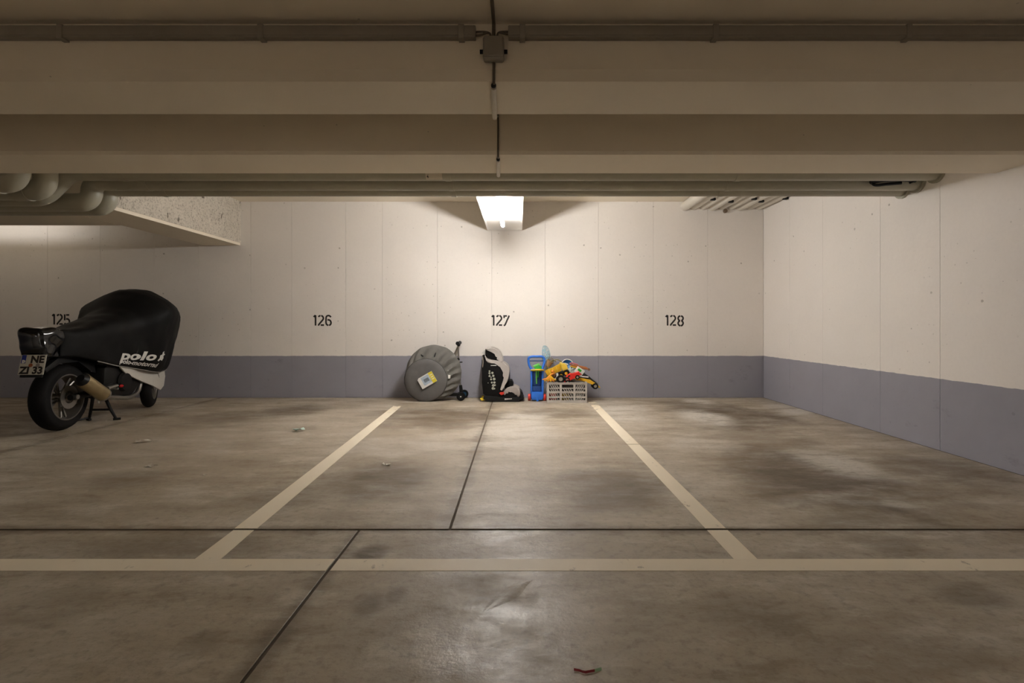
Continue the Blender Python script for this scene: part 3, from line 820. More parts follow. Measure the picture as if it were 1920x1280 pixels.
# front end: fork, fairing keel and mudguard
for sx in (-1, 1):
    MB().tube([(sx * .085, 1.40, .295), (sx * .09, 1.27, .62), (sx * .09, 1.12, .98)], .026, 12).build('fork_leg', DARK, bike)
for x0_, x1_ in ((-.17, -.15), (.15, .17)):
    MB().prism([(.60, .54), (.69, .465), (.85, .40), (.99, .345), (1.2, .275), (1.36, .205), (1.44, .25), (1.47, .36), (1.44, .5), (1.3, .62), (.8, .64)], lambda a, b, t: Vector((t * (1.0 - .25 * max(0, a - 1.0)), a, b)), x0_, x1_, .006).build('lower_fairing', FAIRING, bike)
gm = MB()
Rg = .33; pts_o = [(1.405 + Rg * math.cos(math.radians(a)), .295 + Rg * math.sin(math.radians(a))) for a in range(10, 150, 12)]
pts_i = [(1.405 + (Rg - .018) * math.cos(math.radians(a)), .295 + (Rg - .018) * math.sin(math.radians(a))) for a in range(10, 150, 12)]
gm.prism(pts_o + pts_i[::-1], lambda a, b, t: (Matrix.Translation((0, 1.405, 0)) @ Matrix.Rotation(math.radians(20), 4, 'Z')) @ Vector((t, a - 1.405, b)), -.075, .075, .004)
gm.build('front_mudguard', FAIRING, bike)
MB().tube(spline([(.06, 1.2, .75), (.13, 1.25, .55), (.15, 1.33, .36), (.09, 1.42, .30)]), .007, 8).build('brake_hose', BLACKP, bike)

# ------------------------------------------------------------------ round grey fabric bag
BAGF = simple('bag_fabric', (0.112, 0.105, 0.103), 0.85, var=0.12, scale=14, bump=0.15)
BAGF2 = simple('bag_fabric_olive', (0.125, 0.117, 0.106), 0.85, var=0.15, scale=14, bump=0.3)
bc = P(814, 703, 6.93); bR = .362
bag = thing('carry_bag', 'round grey fabric bag with a product card, leaning on the wall', 'bag', (bc.x, 6.93, 0))
def loop_ring(c, r, n=72, ry=None): return [Vector((c[0] + r * math.cos(2 * math.pi * k / n), c[1], c[2] + (ry or r) * math.sin(2 * math.pi * k / n))) for k in range(n)]
n_ = 72
fc = Vector(((800.9 - 814) / F * 6.93, 0, (1 - (712.3 - 607) * 6.74 / F)))      # centre of the front disc
rings = []
oc = Vector((0, 0, bR + .002))
fcz = .272
for (t, cc, rr, yy, wv) in [(0, oc, .30, .0, 0), (1, oc, .345, -.004, 0), (2, oc, bR, -.022, .004), (3, oc, bR - .003, -.04, .008), (4, oc + (Vector((-.02, 0, -.02))), bR - .03, -.062, .014),
                            (5, Vector((-.055, 0, fcz + .05)), .312, -.085, .018), (6, Vector((-.082, 0, fcz + .012)), .284, -.102, .013), (7, Vector((-.09, 0, fcz + .003)), .268, -.112, .005)]:
    ring = []
    for k in range(n_):
        a = 2 * math.pi * k / n_
        pleat = math.sin(a * 17 + 2.5 * math.sin(a * 2)) * wv * (1.0 if -1.3 < ((a + math.pi) % (2 * math.pi) - math.pi) < 2.4 else .35) + noise.noise(Vector((math.cos(a) * 2.5, math.sin(a) * 2.5, t * .7))) * wv
        r_ = rr + pleat * .6
        z_ = max(.003, cc.z + r_ * math.sin(a))
        ring.append(Vector((cc.x + r_ * math.cos(a), yy - pleat * .9, z_)))
    rings.append(ring)
m = MB(); R_b = [[m.bm.verts.new(v) for v in r_] for r_ in rings]
for i in range(len(R_b) - 1):
    for k in range(n_): m.bm.faces.new((R_b[i][k], R_b[i][(k + 1) % n_], R_b[i + 1][(k + 1) % n_], R_b[i + 1][k]))
m.bm.faces.new(R_b[0]); m.bm.faces.new(R_b[-1])
m.build('gathered_side', BAGF2, bag, True, 60)
m = MB()
prev = None
dcen = Vector((-.09, 0, fcz + .003))
grid = []
for j, (rr, yy) in enumerate([(.266, -.096), (.275, -.108), (.272, -.122), (.262, -.130), (.20, -.136), (.12, -.141), (.05, -.142)]):
    ring = []
    for k in range(n_):
        a = 2 * math.pi * k / n_
        w = noise.noise(Vector((math.cos(a) * rr * 9, math.sin(a) * rr * 9, 4))) * .010 * min(1, rr / .2)
        ring.append(m.bm.verts.new(Vector((dcen.x + rr * math.cos(a), yy + w, max(.002, dcen.z + rr * math.sin(a))))))
    grid.append(ring)
for i in range(len(grid) - 1):
    for k in range(n_): m.bm.faces.new((grid[i][k], grid[i][(k + 1) % n_], grid[i + 1][(k + 1) % n_], grid[i + 1][k]))
m.bm.faces.new(grid[-1])
disc = m.build('front_disc', BAGF, bag, True, 60)
MB().tube([(dcen.x + .272 * math.cos(a), -.114, max(.008, dcen.z + .272 * math.sin(a))) for a in [2 * math.pi * k / 48 for k in range(48)]], .005, 8, True).build('piping', BLACKP, disc)
# black straps at the upper left and the drawn folds
def bagpt(cx, cy, Y): return P(730 + cx / 8.533, 620 + cy / 8.533, Y) - Vector((bc.x, 6.93, 0))
for q in ([(480, 355), (525, 400), (590, 425)], [(675, 275), (630, 350), (590, 420)], [(745, 345), (728, 390), (718, 440)], [(860, 560), (910, 570)]):
    MB().tube([bagpt(a, b, 6.872 if i == 0 else 6.845) for i, (a, b) in enumerate(q)], .008, 8).build('strap', BLACKP, bag)
MB().box(bagpt(958, 735, 6.82), (.028, .006, .045), Matrix.Rotation(.05, 3, 'Y'), .001).build('brand_tag', WHITE, bag)
# product card
cardc = bagpt(603, 786, 6.775); cr = Matrix.Rotation(math.radians(-30), 3, 'Y')
CARDY = -.158
def cd(u, v, d=0.0):
    q = cr @ Vector((u, 0, v)); return Vector((cardc.x + q.x, CARDY - d, cardc.z + q.z))
def card_quad(name, u0, u1, v0, v1, mat, par, d):
    m = MB(); m._add([cd(u0, v0, d), cd(u1, v0, d), cd(u1, v1, d), cd(u0, v1, d)], [(0, 1, 2, 3)]); return m.build(name, mat, par, False)
m = MB(); m.prism([(-.108, -.075), (.108, -.075), (.108, .072), (-.085, .072), (-.108, .055)], lambda a, b, t: cd(a, b, t), 0, .003)
card = m.build('product_card', simple('card_white', (.75, .73, .70), .4), bag, False)
YEL = simple('card_yellow', (.75, .62, .04), .45)
card_quad('yellow_panel', .050, .107, -.074, .071, YEL, card, .0036)
card_quad('picture', -.062, .050, -.050, .060, simple('card_picture', (.42, .50, .60), .4, var=.35, scale=28), card, .0036)
card_quad('text_block', -.04, .03, -.020, .026, simple('card_dark_picture', (.16, .19, .22), .5, var=.7, scale=45), card, .0042)
for k in range(3): card_quad('text_block', .060, .098, .028 - k * .028, .040 - k * .028, simple('card_pale', (.78, .74, .55), .5), card, .0042)

# ------------------------------------------------------------------ kick scooter behind the bag
NAVY = simple('scooter_blue', (.012, .07, .14), .4)
CHROME = simple('scooter_tube', (.34, .31, .28), .32, .7)
sc = thing('kick_scooter', 'three wheeled kick scooter with blue front wheel behind the round bag', 'scooter', (-.735, 7.005, 0))
for y, mt in ((-.13, BLACKP), (.13, NAVY)):
    w_ = MB().lathe([(.030, -.018), (.050, -.018), (.056, -.010), (.056, .010), (.050, .018), (.030, .018)], Matrix.Translation((-.012 if y < 0 else .005, y, .057)) @ Matrix.Rotation(math.pi / 2, 4, 'X'), 28, True).build('wheel', RUBBER if y < 0 else BLACKP, sc)
    MB().lathe([(.004, -.014), (.036, -.016), (.036, .016), (.004, .014)], Matrix.Translation((-.012 if y < 0 else .005, y, .057)) @ Matrix.Rotation(math.pi / 2, 4, 'X'), 24).build('wheel_hub', BLACKP if y < 0 else NAVY, w_)
    MB().cyl((-.012 if y < 0 else .005, y - .024, .057), (-.012 if y < 0 else .005, y - .018, .057), .008, seg=10).build('axle_cap', WHITE, w_)
MB().cyl((-.004, -.11, .057), (.0, .11, .057), .014, seg=12).build('axle_beam', BLACKP, sc)
MB().prism([(-.50, .05), (-.06, .05), (-.02, .075), (.0, .10), (-.05, .10), (-.08, .075), (-.50, .075)], lambda a, b, t: Vector((a, t, b)), -.055, .055, .006).build('deck', BLACKP, sc)
MB().lathe([(.02, -.02), (.05, -.02), (.052, 0), (.05, .02), (.02, .02)], Matrix.Translation((-.52, 0, .055)) @ Matrix.Rotation(math.pi / 2, 4, 'X'), 24, True).build('rear_wheel', BLACKP, sc)
def scp(cx, cy, Y=7.005): return P(730 + cx / 8.533, 620 + cy / 8.533, Y) - Vector((-.735, 7.005, 0))
MB().tube([(-.02, 0, .08), (-.032, 0, .19)], [.026, .020], 14).build('steering_head', BLACKP, sc)
MB().tube([(-.032, 0, .18), scp(1112, 470), scp(1100, 245)], .011, 12).build('steering_column', CHROME, sc)
MB().tube([scp(1100, 250, 7.0), scp(1040, 370, 7.0), scp(1015, 420, 7.0)], .008, 10).build('brace_tube', CHROME, sc)
MB().tube([scp(1112, 470), scp(1100, 430)], .015, 12).build('clamp', BLACKP, sc)
MB().tube([scp(1120, 502), scp(1170, 500)], .008, 8).build('quick_release_lever', BLACKP, sc)
hb = MB().cyl(scp(1110, 195) + Vector((0, -.13, 0)), scp(1110, 195) + Vector((0, .13, 0)), .012, seg=12).build('handlebar', CHROME, sc)
for y in (-1, 1):
    MB().tube([scp(1110, 195) + Vector((0, y * .05, 0)), scp(1110, 195) + Vector((0, y * .125, 0)), scp(1110, 195) + Vector((0, y * .14, 0))], [.019, .022, .025], 14).build('grip', BLACKP, hb)
MB().ball(scp(1110, 215), (.024, .035, .03), 14, 10).build('handlebar_joint', BLACKP, sc)

# ------------------------------------------------------------------ child car seat
GREYF = simple('seat_fabric_grey', (.31, .27, .25), .85, var=.08, scale=40, bump=.1)
GREYL = simple('seat_fabric_light', (.44, .40, .37), .85, var=.08, scale=40, bump=.1)
BLACKF = simple('seat_fabric_black', (.007, .0065, .0065), .85, var=.2, scale=40, spec=.15)
RED = simple('red_plastic', (.55, .028, .015), .4)
YELLOWP = simple('yellow_plastic', (.72, .52, .02), .4)
SY = 6.77
s0_ = P(938, 755, SY)
seat = thing('child_car_seat', 'grey and black child car seat facing right, standing by the wall', 'car seat', (s0_.x, 6.95, 0))
def cs(cx, cy, Y):
    q = P(880 + cx / 9.14, 630 + cy / 9.14, SY); return Vector((q.x - s0_.x, Y - 6.95, max(.0, q.z + .008)))
def spl2(poly, n=3):
    q = spline([(a, b, 0) for a, b in poly], n); return [(v.x, v.y) for v in q]
def seat_part(name, poly, y0, y1, mat, bev=.012, par=None):
    m = MB(); m.prism(poly, lambda a, b, t: cs(a, b, t), y0, y1, bev); return m.build(name, mat, par or seat, True, 40)
Y0, Y1 = 6.77, 7.13
base = seat_part('base', [(250, 1040), (300, 1020), (430, 1045), (560, 1065), (700, 1060), (860, 1052), (876, 1085), (845, 1135), (300, 1135), (238, 1085)], Y0 + .005, Y1 - .005, BLACKP, .008)
seat_part('front_foot', [(860, 940), (905, 985), (915, 1050), (940, 1078), (925, 1108), (850, 1112), (845, 1040)], Y0 + .05, Y1 - .05, BLACKP, .008)
seat_part('backrest_shell', [(213, 350), (250, 332), (285, 470), (330, 760), (390, 960), (420, 1045), (300, 1050), (238, 1000), (214, 800), (208, 520)], Y0 + .06, Y1 - .06, BLACKP, .015)
seat_part('back_cushion', [(285, 480), (330, 470), (400, 640), (450, 900), (470, 1000), (400, 1000), (330, 800)], Y0 + .07, Y1 - .07, GREYF, .015)
wing = [(262, 335), (292, 420), (320, 472), (480, 492), (545, 575), (592, 670), (590, 740), (560, 850), (532, 935), (545, 1000), (500, 1050), (300, 1048), (236, 1000), (214, 800), (212, 420)]
trim_o = [(300, 400), (370, 412), (480, 432), (560, 462), (625, 495), (668, 550), (684, 620), (672, 700), (652, 780), (610, 850), (572, 930), (545, 945)]
trim_i = [(528, 930), (552, 850), (585, 745), (590, 670), (545, 570), (480, 488), (330, 470), (290, 430), (268, 350), (262, 312)]
trim = spl2(trim_o, 3) + spl2(trim_i, 3)
for k, (a, b) in enumerate(((Y0, Y0 + .06), (Y1 - .06, Y1))):
    w_ = seat_part('side_wing', wing, a + .004, b - .004, BLACKF, .015)
    seat_part('wing_trim', trim, a - .004, b + .006, GREYL, .012, w_)
    hr_o = spl2([(270, 228), (330, 212), (430, 226), (505, 272), (548, 345), (570, 420), (566, 470)], 3)
    hr_i = spl2([(520, 452), (488, 430), (486, 395), (455, 335), (380, 285), (282, 244)], 3)
    h_ = seat_part('headrest_wing', hr_o + hr_i, a - .002, b + .02, GREYL, .012)
    seat_part('headrest_insert', spl2([(276, 240), (380, 282), (458, 332), (490, 395), (488, 432), (370, 412), (296, 352), (276, 300)], 2), a + .012, b - .008, BLACKF, .01, h_)
seat_part('headrest_cushion', spl2([(275, 232), (350, 225), (430, 262), (450, 330), (420, 400), (340, 400), (290, 340)], 2), Y0 + .05, Y1 - .05, GREYF, .015)
seat_part('headrest_back', [(212, 300), (268, 234), (278, 250), (268, 345), (250, 335)], Y0 + .05, Y1 - .05, simple('seat_white', (.62, .60, .57), .5), .006)
seat_part('top_strap', spl2([(226, 350), (240, 400), (242, 470), (232, 540), (222, 540), (228, 460), (222, 400)], 2), Y0 - .006, Y0 + .02, PLASTIC_GREY, .002)
seat_part('seat_cushion', spl2([(575, 1000), (600, 950), (650, 902), (745, 880), (830, 905), (868, 945), (862, 1040), (820, 1045), (790, 985), (720, 950), (650, 975), (600, 1030)], 3), Y0 + .004, Y1 - .004, GREYF, .015)
seat_part('seat_pan', [(480, 1010), (600, 1015), (650, 975), (720, 952), (790, 985), (815, 1040), (850, 1065), (480, 1075)], Y0 + .012, Y1 - .012, BLACKF, .01)
seat_part('belt_guide', [(510, 985), (540, 968), (590, 968), (600, 985), (575, 1015), (545, 1022)], Y0 - .008, Y0 + .04, RED, .004)
seat_part('impact_cushion', [(600, 900), (615, 800), (650, 780), (730, 785), (756, 840), (745, 870), (660, 885), (620, 930)], Y0 + .07, Y1 - .06, BLACKF, .012)
for y in (Y0 + .06, Y1 - .10):
    seat_part('latch_connector', [(180, 1085), (210, 1075), (262, 1075), (272, 1100), (262, 1120), (200, 1122)], y - .03, y + .03, YELLOWP, .006)
# printed blossoms on the near wing
m = MB(); random.seed(3)
Yp = Y0 + .0028
blossoms = [(345, 610, 16), (345, 645, 20), (395, 640, 22), (410, 690, 22), (345, 695, 18), (372, 750, 18), (425, 745, 26), (372, 715, 12), (385, 805, 18), (430, 805, 22), (410, 855, 26), (440, 850, 16), (405, 905, 26), (430, 910, 16), (322, 812, 8), (350, 680, 10)]
for (a, b, r) in blossoms:
    for k in range(5):
        t = 2 * math.pi * k / 5 + a; ca_, cb_ = a + math.cos(t) * r * .55, b + math.sin(t) * r * .55
        m._add([cs(ca_ + math.cos(q) * r * .42, cb_ + math.sin(q) * r * .42, Yp) for q in [2 * math.pi * j / 8 for j in range(8)]], [tuple(range(8))])
m.build('blossom_print', simple('blossom_white', (.50, .50, .42), .8, var=.3, scale=60), seat, False)['kind'] = 'stuff'
m = MB()
for k in range(7):
    m._add([cs(368 + k * 14 + u, 506 + v, Y0 + .0028) for u, v in ((0, 0), (10, 0), (10, 14), (0, 14))], [(0, 1, 2, 3)])
for k in range(8):
    m._add([cs(605 + k * 16 + u, 1078 + v, Y0 + .0045) for u, v in ((0, 0), (10, -2), (12, 26 - k * 2), (0, 26 - k * 2))], [(0, 1, 2, 3)])
m.build('lettering_print', PRINT, seat, False)['kind'] = 'stuff'

# ------------------------------------------------------------------ toy golf trolley
BLUE = simple('toy_blue', (.022, .15, .62), .38)
BLUED = simple('toy_blue_dark', (.012, .05, .19), .45)
GREEN = simple('toy_green', (.03, .40, .035), .4)
GREENL = simple('toy_light_green', (.16, .58, .10), .4)
TY = 6.9
tp0 = P(1006.5, 751, TY)
tr_ = thing('toy_trolley', 'blue plastic toy trolley with red wheels between car seat and crate', 'toy', (tp0.x, TY, 0))
def tp(cx, cy, dy=0.0):
    q = P(970 + cx / 9.14, 630 + cy / 9.14, TY); return Vector((q.x - tp0.x, dy, max(.001, q.z)))
def tprism(name, poly, d0, d1, mat, par=None, bev=.006):
    m = MB(); m.prism(poly, lambda a, b, t: tp(a, b, t), d0, d1, bev); return m.build(name, mat, par or tr_, True, 40)
body = tprism('body_back', [(225, 560), (445, 560), (450, 700), (455, 960), (440, 1085), (235, 1085), (222, 960)], .02, .06, BLUE)
for xa, xb in ((225, 258), (412, 450)):
    tprism('side_rail', [(xa, 560), (xb, 560), (xb, 970), (xa, 970)], -.05, .03, BLUE)
tprism('lower_box', [(235, 945), (440, 945), (445, 1030), (425, 1082), (250, 1082), (232, 1030)], -.07, .03, BLUE)
tprism('pocket', [(258, 850), (408, 850), (400, 942), (262, 942)], -.04, .022, BLUED)
tprism('trough', [(258, 600), (412, 600), (405, 845), (262, 845)], -.002, .022, BLUED)
tprism('front_foot', [(318, 1035), (368, 1035), (362, 1112), (325, 1112)], -.075, -.03, BLUE)
MB().tube(spline([tp(245, 570, 0), tp(205, 500, .01), tp(192, 420, .02), tp(200, 372, .02), tp(245, 352, .02), tp(330, 350, .02), tp(420, 352, .02), tp(458, 378, .02), tp(466, 430, .02), tp(450, 500, .01), tp(425, 570, 0)], 4), .016, 12).build('handle', BLUE, tr_)
MB().tube([tp(212, 425, .02), tp(455, 425, .02)], .008, 10).build('crossbar', BLUED, tr_)
rg = MB().tube([tp(338 + 100 * math.cos(a), 577 + 12 * math.sin(a), -.05 + .05 * math.sin(a)) for a in [2 * math.pi * k / 32 for k in range(32)]], .011, 10, True).build('holder_ring', YELLOWP, tr_)
for xx in (205, 467):
    q = tp(xx, 1025, -.01); sgn = -1 if xx < 300 else 1
    w_ = MB().lathe([(.008, -.016), (.040, -.018), (.045, -.010), (.045, .010), (.040, .018), (.008, .016)], Matrix.Translation((q.x, -.01, .046)) @ Matrix.Rotation(math.pi / 2, 4, 'Y'), 28).build('wheel', RED, tr_)
MB().cyl((tp(205, 0).x, -.01, .046), (tp(467, 0).x, -.01, .046), .008, seg=10).build('axle', BLUED, tr_)
def club(name, label, pts, head, mat, mat2):
    t = thing(name, label, 'toy', (tp0.x, TY, 0))
    MB().tube([tp(*p_) for p_ in pts], .009, 10).build('shaft', mat2, t)
    m = MB(); m.prism(head, lambda a, b, q: tp(a, b, q), -.085, -.03, .006); m.build('club_head', mat, t, True, 40)
club('toy_club', 'light green toy golf club standing in the blue trolley', [(325, 500, -.055), (322, 640, -.05), (330, 812, -.02)], [(268, 500), (360, 458), (382, 470), (372, 488), (290, 522), (268, 516)], GREENL, GREENL)
club('toy_club', 'dark green toy golf club standing in the blue trolley', [(362, 540, -.05), (356, 640, -.045), (350, 700, -.02)], [(285, 530), (350, 492), (400, 500), (420, 530), (395, 560), (300, 562)], GREEN, GREEN)

# ------------------------------------------------------------------ folding crate
CRATE = simple('crate_grey', (.46, .42, .38), .5)
cx0, cx1 = .363, .869; cyf, cyb = 6.70, 7.05; chh = .257
crate = thing('folding_crate', 'grey slotted plastic folding crate full of toys', 'crate', ((cx0 + cx1) / 2, (cyf + cyb) / 2, 0))
W2, D2 = (cx1 - cx0) / 2, (cyb - cyf) / 2
rows = [(835, 890), (905, 950), (985, 1035), (1060, 1100)]
cols = [(545, 725), (765, 962), (998, 1165)]
def crate_wall(name, width, f):
    "f(u, z, t): u across 0..width, z up, t outwards"
    k = width / (1195 - 510); zz = lambda y: (1145 - y) / (1145 - 800) * chh; uu = lambda x: (x - 510) * k
    m = MB()
    def bar(x0, x1, y0, y1, t0, t1): m.prism([(uu(x0), zz(y1)), (uu(x1), zz(y1)), (uu(x1), zz(y0)), (uu(x0), zz(y0))], f, t0, t1)
    for y0, y1 in ((800, 835), (890, 905), (950, 985), (1035, 1060), (1100, 1145)): bar(510, 1195, y0, y1, 0, .010)
    for x0, x1 in ((510, 545), (725, 765), (962, 998), (1165, 1195)): bar(x0, x1, 800, 1145, 0, .012)
    bar(505, 1200, 798, 812, -.002, .016); bar(508, 1197, 962, 974, 0, .014)
    o = m.build(name, CRATE, crate, False)
    m = MB()
    for ri, (y0, y1) in enumerate(rows):
        for ci, (x0, x1) in enumerate(cols):
            if ri == 0 and ci == 1: continue
            n = 5; pitch = (x1 - x0) / n; w = pitch * .40; lean = (y1 - y0) * .62
            dirs = (-1,) if ci == 2 else (1,)
            for dr in dirs:
                for j in range(n + 1):
                    xb = x0 + j * pitch
                    a, b = (xb - lean / 2 * dr, xb + lean / 2 * dr)
                    q = [(max(x0 - 6, min(x1 + 6, a - w / 2)), y0), (max(x0 - 6, min(x1 + 6, a + w / 2)), y0), (max(x0 - 6, min(x1 + 6, b + w / 2)), y1), (max(x0 - 6, min(x1 + 6, b - w / 2)), y1)]
                    if abs(q[0][0] - q[1][0]) < 2 or abs(q[2][0] - q[3][0]) < 2: continue
                    m.prism([(uu(x), zz(y)) for x, y in q], f, .002, .008)
    s_ = m.build('slat', CRATE, o, False); s_['kind'] = 'stuff'
crate_wall('front_panel', 2 * W2, lambda u, z, t: Vector((-W2 + u, -D2 - t + .012, z)))
crate_wall('rear_panel', 2 * W2, lambda u, z, t: Vector((-W2 + u, D2 + t - .012, z)))
crate_wall('side_panel', 2 * D2 - .024, lambda u, z, t: Vector((-W2 - t + .012, -D2 + .012 + u, z)))
crate_wall('side_panel', 2 * D2 - .024, lambda u, z, t: Vector((W2 + t - .012, -D2 + .012 + u, z)))
MB().b2(-W2 + .012, W2 - .012, -D2 + .012, D2 - .012, 0, .012).build('floor_panel', CRATE, crate, False)

# ------------------------------------------------------------------ toys in the crate
YT = simple('toy_yellow', (.72, .40, .012), .42)
YT2 = simple('toy_lemon', (.75, .52, .06), .42)
OR = simple('toy_orange', (.70, .24, .02), .45)
REDT = simple('toy_red', (.62, .02, .012), .4)
BLK = simple('toy_black', (.015, .015, .016), .4)
WHT = simple('toy_white', (.70, .68, .64), .4)
SKY = simple('toy_sky_blue', (.05, .22, .50), .35)
BRN = simple('toy_brown', (.20, .09, .045), .5)
OLV = simple('toy_olive', (.22, .19, .09), .5)
def toy(name, label, cx, cy, Y, rot=(0, 0, 0), cat='toy'):
    q = P(970 + cx / 9.14, 630 + cy / 9.14, Y)
    o = thing(name, label, cat, q, 0, 'toys piled in the crate'); o.rotation_euler = [math.radians(a) for a in rot]; return o
def twheel(par, c, r=.045, w=.04, hub=None):
    wv = MB().lathe([(r * .5, -w / 2), (r * .9, -w / 2), (r, -w / 4), (r, w / 4), (r * .9, w / 2), (r * .5, w / 2)], Matrix.Translation(c) @ Matrix.Rotation(math.pi / 2, 4, 'X'), 24, True).build('wheel', RUBBER, par)
    MB().lathe([(.004, -w * .42), (r * .52, -w * .46), (r * .52, w * .46), (.004, w * .42)], Matrix.Translation(c) @ Matrix.Rotation(math.pi / 2, 4, 'X'), 20).build('hub', hub or YT, wv)
def xz(poly, y0, y1, name, mat, par, bev=.005):
    return MB().prism(poly, lambda a, b, t: Vector((a, t, b)), y0, y1, bev).build(name, mat, par, True, 40)

# dump truck, nose up
t = toy('toy_dump_truck', 'yellow toy dump truck with black wheels on top of the crate', 700, 640, 6.87, (0, -22, -6))
xz([(-.14, -.02), (.12, -.02), (.14, .01), (-.13, .015)], -.05, .05, 'chassis', BLK, t)
tb_ = xz([(-.13, .025), (.055, .02), (.06, .035), (-.125, .04)], -.065, .065, 'tipper', YT, t, .004)
for y in (-.065, .057):
    xz([(-.135, .03), (.055, .025), (.085, .115), (-.03, .095), (-.145, .10)], y, y + .008, 'tipper_wall', YT if y < 0 else YT2, tb_, .002)
xz([(.045, .03), (.06, .03), (.095, .118), (.07, .125)], -.065, .065, 'tipper_front', YT2, tb_, .003)
for k in range(3): MB().box((-.09 + k * .05, -.068, .065), (.01, .008, .06), None, .002).build('tipper_rib', YT2, tb_)
MB().ball((-.03, 0, .065), (.06, .045, .03), 16, 10).build('load', simple('toy_load', (.30, .17, .05), .8), tb_)
xz([(.07, .01), (.14, .01), (.145, .06), (.12, .10), (.075, .105)], -.06, .06, 'cab', YT2, t, .008)
for xx in (-.08, .03, .10):
    for y in (-.06, .06): twheel(t, (xx, y, -.03), .038, .032)
# big spare wheel car: dark buggy at the crate rim
t = toy('toy_buggy', 'small black toy buggy with a fat wheel at the crate rim', 735, 735, 6.755, (0, 0, 2))
xz([(-.06, -.015), (.10, -.015), (.11, .01), (.05, .035), (-.05, .03)], -.035, .05, 'buggy_body', BLK, t)
twheel(t, (.0, -.035, .005), .052, .04, PLASTIC_GREY); twheel(t, (.085, -.03, -.005), .035, .03, PLASTIC_GREY)
# sand rake, orange fan
t = toy('toy_rake', 'orange toy hand rake lying over the left crate corner', 545, 745, 6.74, (0, 0, 0))
for k in range(6):
    a = math.radians(200 + k * 26); a2 = a
    MB().tube([(.01, 0, .045), (.01 + math.cos(a) * .05, -.012, .02 + math.sin(a) * .03), (.01 + math.cos(a) * .105, -.012, .02 + math.sin(a) * .05)], [.016, .012, .006], 8).build('tine', YT if k % 2 else OR, t)
MB().tube(spline([(.0, 0, .04), (.04, .01, .07), (.075, .05, .075)]), .012, 10).build('rake_handle', OR, t)
# white and brown piece
t = toy('toy_figure', 'small white and brown plastic toy beside the orange rake', 640, 690, 6.78, (0, 20, 0))
MB().tube(spline([(-.025, 0, -.06), (.02, 0, -.03), (.035, 0, .01), (.015, 0, .05)]), [.014] * 18 + [.008], 10).build('white_arch', WHT, t)
MB().ball((-.02, .012, .0), (.035, .03, .05), 14, 10).build('brown_body', BRN, t)
MB().ball((-.045, .01, .048), (.022, .02, .02), 12, 8).build('head', OR, t)
# red truck, tipped up to the right
t = toy('toy_truck', 'bright red toy truck tipped among the crate toys', 930, 708, 6.76, (0, -28, 0))
xz([(-.115, -.02), (.11, -.02), (.115, .028), (.04, .03), (.02, .055), (-.05, .055), (-.075, .02), (-.115, .012)], -.045, .045, 'truck_body', REDT, t, .008)
xz([(-.045, .028), (-.005, .028), (-.008, .048), (-.04, .048)], -.048, -.044, 'side_window', BLK, t, .001)
for xx in (-.075, .065):
    for y in (-.045, .045): twheel(t, (xx, y, -.025), .028, .022, PLASTIC_GREY)
# bowl
t = toy('toy_bowl', 'blue and white toy bowl on top of the toy pile', 858, 495, 7.03, (65, 20, 0))
M_ = Matrix.Translation((0, 0, -.02))
MB().lathe([(.012, -.045), (.045, -.035), (.068, -.005), (.075, .03), (.070, .03), (.062, -.002), (.04, -.028), (.010, -.037)], M_, 32).build('bowl', SKY, t)
MB().lathe([(.076, .022), (.083, .026), (.083, .034), (.076, .037), (.071, .034), (.071, .026)], M_, 32, True).build('rim', WHT, t)
MB().box((-.02, 0, .012), (.05, .02, .03), None, .006).build('white_patch', WHT, t)
# orange boom
t = toy('toy_crane_boom', 'long orange and yellow toy crane boom across the pile', 1055, 520, 7.0, (0, 12, 0))
xz([(-.135, .012), (.10, .016), (.14, -.012), (.09, -.022), (-.10, -.012)], -.025, .02, 'boom_arm', simple('toy_rust_orange', (.42, .14, .045), .45), t)
xz([(-.12, -.012), (.02, -.016), (.02, -.03), (-.12, -.026)], -.03, .02, 'boom_edge', YT, t, .003)
MB().cyl((.135, -.03, -.01), (.135, .03, -.01), .016, seg=14).build('pulley', BRN, t)
MB().tube([(-.13, -.02, .014), (-.10, -.02, .03), (-.02, -.02, .022)], .008, 8).build('handle', simple('toy_pink', (.55, .12, .15), .5), t)
# crumpled clear film
FILM = simple('clear_film', (.42, .46, .42), .2, var=.25, scale=25)
t = toy('plastic_wrap', 'crumpled grey green plastic wrap amid the toys', 915, 615, 6.97, (0, 0, 0), 'wrap')
m = MB(); m.ball((0, 0, 0), (.075, .04, .055), 28, 18)
for v in m.bm.verts: v.co += v.co.normalized() * noise.noise(v.co * 38) * .03
m.build('film', FILM, t, True, 25)
# printed box
t = toy('toy_packet', 'small white packet with green print in the toy pile', 1065, 600, 6.86, (0, 35, 0))
MB().box((0, 0, 0), (.11, .05, .085), None, .006).build('packet', WHT, t)
MB().box((-.01, -.026, .012), (.05, .002, .03), None, .0005).build('green_print', GREEN, t)
MB().box((.02, -.026, -.022), (.05, .002, .016), None, .0005).build('red_print', REDT, t)
# digger hanging over the right end
t = toy('toy_digger', 'black and yellow toy digger hanging over the right crate end', 1170, 738, 6.88, (0, 14, 0))
xz([(-.13, .03), (-.06, .085), (.04, .045), (.16, -.015), (.16, -.03), (-.08, .0)], -.04, .05, 'digger_body', BLK, t, .008)
xz([(-.15, -.022), (-.10, .002), (.05, .012), (.165, -.028), (.205, -.05), (.195, -.062), (.12, -.045), (-.02, -.022), (-.12, -.04)], -.055, .05, 'digger_frame', YT, t, .006)
MB().tube([(-.13, -.05, .035), (-.08, -.055, .022), (.02, -.055, .04)], .008, 8).build('hydraulic_arm', WHT, t)
twheel(t, (.135, -.045, -.052), .04, .034, PLASTIC_GREY); twheel(t, (.135, .045, -.052), .04, .034, PLASTIC_GREY)
